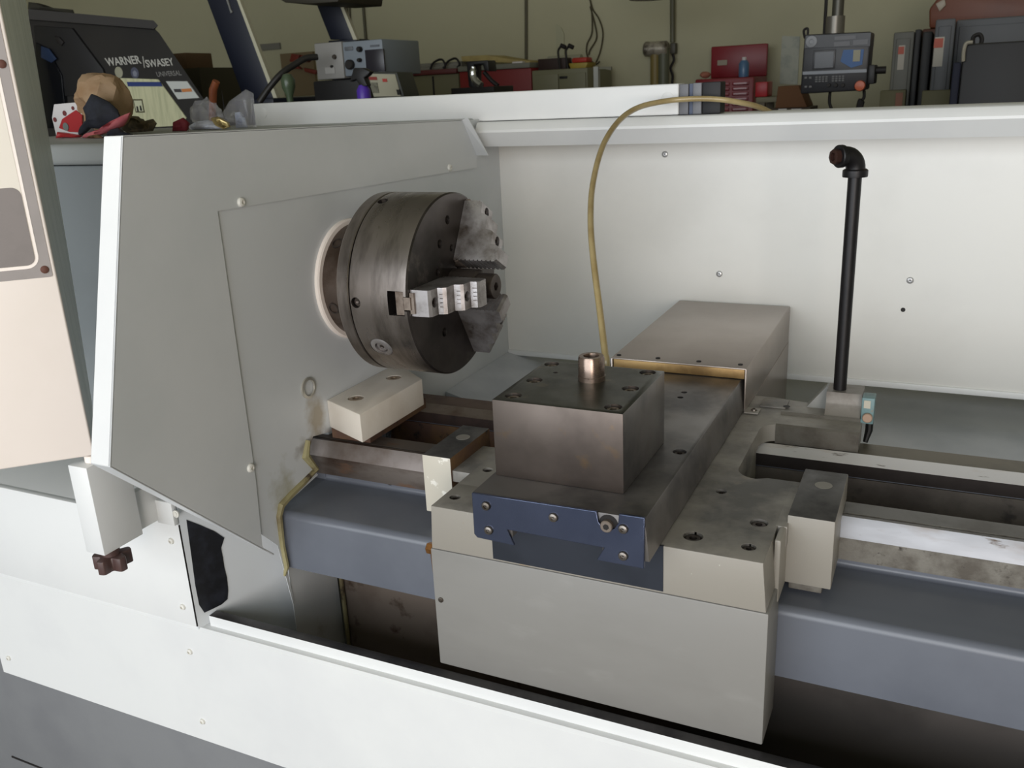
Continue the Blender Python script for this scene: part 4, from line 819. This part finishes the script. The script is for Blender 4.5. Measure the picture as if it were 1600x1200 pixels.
MB().cyl((_b.x, _b.y, .0), (_b.x, _b.y, _b.z), .038, 16).build('grey_pipe', mat('grey_green_pipe', (96, 98, 80), .5), pp_)
MB().cyl((_a.x-.08, _a.y, _a.z), (_b.x+.03, _b.y, _b.z), .05, 16, .01).build('valve_body', mat('pale_valve', (180, 172, 156), .4, .3, rgb2=(70, 62, 50), scale=12), pp_)
# red tool chest
tc = thing('red_tool_chest', 'red tool chest with raised lid and pale drawer fronts at the back wall', 'tool chest', (at(1130, 130, y=6.0).x, 6.2, 0))
RT = mat('red_tool_chest_enamel', (132, 24, 34), .4, rgb2=(122, 20, 30), scale=4)
x0, x1 = at(1086, 130, y=6.0).x, at(1178, 130, y=6.0).x; zb_ = at(1130, 122, y=6.0).z
chb = MB().box(x0, x1, 6.0, 6.45, 0, zb_, .01).build('chest_body', RT, tc)
lid = MB().box(x0, x1, 6.42, 6.46, zb_, at(1130, 72, y=6.42).z, .008).build('raised_lid', RT, tc)
px_box(MB(), 1121, 94, 1136, 102, 6.414, .006).build('maker_badge', mat('badge_dull_silver', (150, 140, 120), .5), lid)
DRW = mat('drawer_front_pinkish', (150, 120, 122), .35, .3)
for r in range(7):
    za = at(1152, 128+r*8, y=6.0).z; zc = at(1152, 133+r*8, y=6.0).z
    xm = x0+(x1-x0)*.62
    dd = MB().box(x0+.03, xm-.01, 5.985, 6.0, zc, za, .002).build('drawer', RT, chb)
    dd = MB().box(xm+.01, x1-.03, 5.985, 6.0, zc, za, .002).build('drawer', RT, chb)
    MB().box(xm+.02, x1-.04, 5.976, 5.985, za-.014, za-.004).build('drawer_pull', DRW, dd)
bb = at(1162, 118, y=6.1); bt = thing('blue_bottle', 'blue plastic bottle standing on the red tool chest', 'bottle', (bb.x, 6.1, zb_))
MB().lathe([(.030, 0), (.032, .01), (.032, .08), (.02, .10), (0, .10)], (bb.x, 6.1, zb_+.001), ZP, 20).build('bottle_body', mat('pale_blue_plastic', (84, 116, 150), .3), bt)
MB().lathe([(.014, 0), (.014, .02), (0, .02)], (bb.x, 6.1, zb_+.1005), ZP, 14).build('cap', WHP, bt)
_p = at(1102, 120, y=6.2); tag(MB().blob((_p.x, 6.2, zb_+.025), (.035, .035, .022), 2, .1, 2, 3).build('tan_sponge', mat('tan_sponge', (170, 110, 90), .8)), 'small tan sponge lying in the open red tool chest', 'sponge')
tl = thing('wooden_side_table', 'small low table right of the red tool chest', 'table', (at(1200, 160, y=5.6).x, 5.8, 0))
x0, x1 = at(1181, 150, y=5.6).x, at(1236, 150, y=5.6).x; zq = at(1195, 152, y=5.6).z
MB().box(x0, x1, 5.6, 5.95, zq-.03, zq, .004).build('table_top', mat('grey_olive_top', (128, 122, 100), .6), tl)
for (a, b) in ((x0+.03, 5.63), (x1-.03, 5.63), (x0+.03, 5.92), (x1-.03, 5.92)): MB().box(a-.02, a+.02, b-.02, b+.02, 0, zq-.03).build('leg', mat('dull_leg', (110, 100, 80), .6), tl)
x0, x1 = at(1181, 140, y=5.7).x, at(1200, 140, y=5.7).x
tag(MB().box(x0, x1, 5.68, 5.85, zq+.001, at(1190, 128, y=5.7).z, .006).build('red_container', mat('bright_red_plastic', (176, 28, 38), .4)), 'bright red plastic container on the low table by the tool chest', 'container')
tag(px_poly(MB(), [(1222, 56), (1250, 57), (1246, 132), (1218, 131)], YW-.008, .006).build('wall_calendar', mat('printed_sheet', (176, 178, 164), .6, rgb2=(154, 158, 148), scale=14)), 'pale printed wall sheet left of the hanging control panel', 'wall sheet')
cbm = mat('brown_cardboard', (112, 76, 48), .8)
x0, x1 = at(1212, 150, y=5.2).x, at(1262, 150, y=5.2).x; z0 = at(1238, 168, y=5.2).z; z1 = at(1238, 134, y=5.2).z
tag(MB().prism([(x0, z0), (x0+.01, z1), (x1-.05, z1), (x1, z0)], 5.2, 5.45, 'y', .003).build('cardboard_carton', cbm), 'brown cardboard carton under the hanging control panel', 'carton')
st = thing('carton_stand', 'dark stand with white labels carrying the brown cardboard carton', 'stand', (at(1238, 175, y=5.2).x, 5.3, 0))
MB().box(x0-.03, x1+.02, 5.18, 5.48, 0, z0-.001, .004).build('stand_body', mat('dark_brown_stand', (64, 52, 42), .7), st)
for q in ((1216, 170, 1229, 176), (1236, 170, 1252, 176)): px_box(MB(), *q, 5.174, .006).build('white_label', WHP, st)
# ================================================================== HANGING CNC CONTROL PANEL
YP = 3.9
cp = thing('hanging_cnc_panel', 'black hanging machine control panel with keypad and orange stop button', 'control panel', (at(1307, 60, y=YP).x, YP+.1, 4.0))
bod = px_poly(MB(), [(1257, 54), (1362, 49), (1353, 141), (1250, 147)], YP, .16, .008).build('panel_box', mat('panel_charcoal', (42, 42, 46), .4), cp)
px_poly(MB(), [(1259, 56), (1361, 51), (1359, 72), (1257, 75)], YP-.005, .006).build('top_band', mat('panel_black', (24, 24, 28), .35), bod)
MB().lathe([(.021, 0), (.021, .004), (.009, .005), (.008, .002), (0, .002)], at(1268, 65, y=YP-.005), YN, 24).build('round_badge', mat('badge_grey', (130, 132, 136), .4), bod)
for q in ((1304, 56, 1337, 62), (1303, 65, 1328, 72), (1333, 62, 1356, 70)): px_box(MB(), *q, YP-.008, .004).build('button_strip', mat('strip_grey', (88, 88, 92), .4), bod)
scr = px_box(MB(), 1270, 78, 1305, 108, YP-.006, .006, .002).build('screen_bezel', mat('bezel_grey', (64, 64, 68), .4), bod)
px_box(MB(), 1273, 81, 1302, 106, YP-.009, .004).build('screen', mat('screen_black', (26, 26, 30), .2), scr)
px_poly(MB(), [(1318, 78), (1350, 77), (1347, 101), (1330, 106), (1313, 96)], YP-.006, .006).build('blue_map', mat('blue_panel', (52, 92, 146), .5), bod)
px_box(MB(), 1333, 78, 1344, 96, YP-.009, .004).build('beige_patch', mat('beige_patch', (150, 146, 124), .5), bod)
px_poly(MB(), [(1254, 112), (1354, 108), (1354, 113), (1254, 117)], YP-.008, .008).build('silver_strip', mat('silver_strip', (130, 134, 142), .35), bod)
KM = mat('key_grey', (98, 98, 98), .5)
for r in range(3):
    for c_ in range(9):
        if c_ == 4: continue
        a = 1274+c_*5.2-r*.2; b = 119.5+r*3.4-c_*.2
        px_box(MB(), a, b, a+3.6, b+2.2, YP-.005, .006).build('key', KM, bod)
for r, c_ in ((0, 0), (0, 1), (1, 0), (1, 1)):
    px_box(MB(), 1257+c_*7, 120+r*14, 1261+c_*7, 123+r*14, YP-.005, .006).build('key', KM, bod)
for q in (1295, 1306, 1317): MB().lathe([(.008, 0), (.007, .012), (0, .012)], at(q, 133, y=YP), YN, 14).build('selector_knob', DARK, bod)
MB().lathe([(.019, 0), (.021, .008), (.018, .022), (0, .026)], at(1344, 134, y=YP), YN, 24).build('stop_button', mat('orange_red_button', (190, 92, 56), .4), bod)
px_poly(MB(), [(1356, 101), (1368, 101), (1366, 131), (1354, 132)], YP+.02, .12, .005).build('side_module', BLK2, cp)
MB().lathe([(.014, 0), (.014, .04), (0, .04)], at(1367, 110, y=YP+.05), XP, 14).build('side_knob', DARK, cp)
_t = at(1307, 51, y=YP+.08); MB().cyl((_t.x, _t.y, _t.z-.01), (_t.x, _t.y, ZT), .022, 16).build('hanging_pole', mat('pole_grey', (84, 82, 74), .4, .4), cp)
MB().cyl((_t.x-.006, _t.y-.01, _t.z-.01), (_t.x-.006, _t.y-.01, _t.z+.06), .036, 16).build('pole_collar', mat('collar_grey', (120, 116, 108), .35, .5), cp)
_t = at(1288, 53, y=YP+.08); MB().cyl((_t.x, _t.y, _t.z-.01), (_t.x, _t.y, ZT), .0065, 8).build('cable_rod', DARK, cp)
MB().tube(spline([at(1258, 60, y=YP+.1), at(1256, 48, y=YP+.1), at(1262, 45, y=YP+.1), at(1262, 56, y=YP+.1)]), .005, 8).build('hook', DARK, cp)
MB().tube(spline([at(1297, 144, y=YP+.05), at(1296, 160, y=YP+.05), at(1300, 172, y=YP+.05), at(1306, 190, y=YP+.05)]), .006, 8).build('cable', DARK, cp)
MB().tube(spline([at(1350, 141, y=YP+.05), at(1350, 152, y=YP+.05), at(1345, 160, y=YP+.05), at(1342, 176, y=YP+.05)]), [.006]*10+[.014]*9, 8).build('cable', DARK, cp)
# ================================================================== ELECTRICAL CABINETS, ORANGE MACHINE (right)
GC = mat('grey_cabinet_paint', (112, 112, 104), .5, rgb2=(102, 102, 96), scale=3); GC2 = mat('blue_grey_cabinet_paint', (92, 94, 98), .5)
WL = mat('warning_label_white', (190, 184, 172), .6); WR = mat('warning_label_red', (190, 96, 78), .6)
def cabinet(name, label, x0p, x1p, ytop, Y, dep, m, stick, ybot=None):
    x0, x1 = at(x0p, 110, y=Y).x, at(x1p, 110, y=Y).x; zt_ = at((x0p+x1p)/2, ytop, y=Y).z
    t_ = thing(name, label, 'electrical cabinet', ((x0+x1)/2, Y+dep/2, 0)); zb0 = 0 if ybot is None else at((x0p+x1p)/2, ybot, y=Y).z
    b0 = MB().box(x0, x1, Y, Y+dep, zb0, zt_, .008).build('cabinet_body', m, t_)
    d_ = MB().box(x0+.015, x1-.015, Y-.012, Y, zb0+.02, zt_-.03, .003).build('door', m, t_)
    if stick:
        a, b, c2, d2 = stick; px_box(MB(), a, b, c2, d2, Y-.015, .004).build('warning_label', WL, d_)
        px_box(MB(), a+.5, b+2, c2-.5, b+(d2-b)*.36, Y-.017, .004).build('red_heading', WR, d_)
    return t_
YE = 5.0
c1 = cabinet('electrical_cabinet', 'narrow grey electrical cabinet with warning label right of the hanging panel', 1392, 1424, 50, YE, .3, GC, (1403, 71, 1413, 109))
MB().box(at(1424, 110, y=YE).x+.002, at(1434, 110, y=YE).x, YE+.02, YE+.3, 0, at(1430, 46, y=YE).z, .004).build('dark_side_door', BLK2, c1)
c2_ = cabinet('electrical_cabinet', 'tall dark grey electrical cabinet with warning label beside the orange machine', 1455, 1486, 30, YE-.3, .5, GC2, (1459, 58, 1474, 104))
c3_ = MB().box(at(1437, 110, y=YE-.1).x, at(1452, 110, y=YE-.1).x, YE-.1, YE+.3, 0, at(1440, 50, y=YE-.1).z, .006)
tag(c3_.build('black_duct', BLK2), 'tall black duct standing between the two grey electrical cabinets', 'duct')
x0 = at(1444, 120, y=YE-.34).x; x1 = at(1490, 120, y=YE-.34).x
tag(MB().box(x0, x1, YE-.42, YE-.33, 0, at(1466, 141, y=YE-.4).z, .004).build('olive_locker', OLV), 'low olive locker under the tall grey cabinet', 'locker')
x0 = at(1378, 120, y=YE-.1).x; x1 = at(1418, 120, y=YE-.1).x
lk = thing('olive_floor_cabinet', 'low olive floor cabinet with faded red label below the narrow cabinet', 'cabinet', ((x0+x1)/2, YE-.07, 0))
MB().box(x0, x1, YE-.13, YE-.02, 0, at(1398, 141, y=YE-.13).z, .004).build('cabinet_body', OLV, lk)
px_box(MB(), 1399, 145, 1410, 170, YE-.138, .006).build('faded_label', mat('faded_red_label', (150, 104, 84), .6), lk)
om = thing('orange_machine', 'rust orange machine hood above the grey cabinets at upper right', 'machine', (at(1540, 60, y=YE+.9).x, YE+1.0, 0))
ORG = mat('rust_orange_paint', (116, 60, 32), .45, rgb2=(100, 50, 28), scale=3)
px_poly(MB(), [(1452, 14), (1466, -4), (1478, -20), (1720, -30), (1720, 40), (1452, 44)], YE+.55, .7, .01).build('machine_hood', ORG, om)
px_poly(MB(), [(1462, 6), (1472, 0), (1476, -4), (1478, 8), (1468, 18)], YE+.54, .01, .002).build('pale_corner', mat('pale_corner_steel', (170, 158, 140), .4), om)
_x0, _x1 = at(1440, 60, y=YE+.55).x, at(1720, 60, y=YE+.55).x
MB().box(_x0, _x1, YE+.56, YE+1.2, 0, at(1520, 40, y=YE+.55).z, .01).build('machine_body', mat('brown_machine_body', (84, 46, 28), .5), om)
tc2 = cabinet('wide_grey_cabinet', 'wide blue-grey cabinet under the orange machine at the right edge', 1487, 1660, 26, YE-.1, .55, GC2, None)
bk2 = thing('black_cabinet', 'large black cabinet with hooks on top at the right edge', 'cabinet', (at(1560, 110, y=4.0).x, 4.2, 0))
_x0, _x1 = at(1502, 110, y=4.0).x, at(1680, 110, y=4.0).x
MB().box(_x0, _x1, 4.0, 4.5, 0, at(1540, 67, y=4.0).z, .008).build('cabinet_body', mat('near_black_paint', (24, 22, 24), .5), bk2)
_x2 = at(1488, 110, y=3.98).x; MB().box(_x2, _x0-.002, 4.0, 4.4, 0, at(1496, 97, y=4.0).z, .008).build('navy_side_pad', mat('navy_pad', (20, 24, 46), .7), bk2)
MB().tube(spline([at(1520, 70, y=4.1), at(1521, 58, y=4.1), at(1530, 54, y=4.1), at(1534, 60, y=4.1), at(1533, 68, y=4.1)]), .008, 8).build('hook', DARK, bk2)
MB().tube(spline([at(1505, 96, y=3.99), at(1506, 80, y=3.99), at(1510, 68, y=3.99), at(1520, 66, y=3.99)]), .007, 8).build('steel_hook', mat('pale_steel_hook', (170, 164, 150), .4, .4), bk2)
# dim ceiling lamp whose lower rim just shows
_p = at(1016, -4, y=5.6)
lm = thing('round_ceiling_lamp', 'round pale ceiling lamp just showing at the top edge of the view', 'ceiling lamp', (_p.x, 5.6, ZT))
MB().lathe([(0, 0), (.12, .01), (.19, .05), (.20, .08), (.06, .16), (0, .16)], (_p.x, 5.6, _p.z-.02), ZP, 32).build('lamp_shade', mat('lamp_shade_pale', (176, 170, 158), .5), lm)
MB().cyl((_p.x, 5.6, _p.z+.12), (_p.x, 5.6, ZT), .01, 8).build('lamp_rod', DARK, lm)

# ================================================================== LIGHT, WORLD, CAMERA
def area(name, loc, rot, sx, sy, power, color):
    l = bpy.data.lights.new(name, 'AREA'); l.shape = 'RECTANGLE'; l.size = sx; l.size_y = sy; l.energy = power; l.color = color
    o = bpy.data.objects.new(name, l); COL.objects.link(o); o.location = loc; o.rotation_euler = rot; return o
area('bay_door_daylight', ((OX0+OX1)/2, YF-.25, 1.9), (math.radians(90), 0, 0), OX1-OX0, 3.6, 285, (.93, .97, 1.0))
area('added_warm_fill', (1.5, YF+.15, 1.3), (math.radians(90), 0, math.radians(32)), 1.3, 1.8, 46, (1.0, .81, .66))  # added warm fill light, aimed to brighten the cream pendant
w = bpy.data.worlds.new('World'); S.world = w; w.use_nodes = True
bg = w.node_tree.nodes['Background']; bg.inputs[0].default_value = (.62, .72, .85, 1); bg.inputs[1].default_value = .6
cd = bpy.data.cameras.new('Camera'); cam = bpy.data.objects.new('Camera', cd); COL.objects.link(cam); S.camera = cam
cd.sensor_width = 36; cd.lens = F/1600*36; cd.clip_start = .02; cd.clip_end = 60
fw_ = RZ
cam.matrix_world = Matrix(((RX.x, -RY.x, -RZ.x, CAM.x), (RX.y, -RY.y, -RZ.y, CAM.y), (RX.z, -RY.z, -RZ.z, CAM.z), (0, 0, 0, 1)))
cd.dof.use_dof = True; cd.dof.focus_distance = 1.35; cd.dof.aperture_fstop = 13
vs_ = S.view_settings; vs_.view_transform = 'Standard'; vs_.look = 'None'; vs_.exposure = -0.07; vs_.gamma = 1; vs_.use_curve_mapping = False
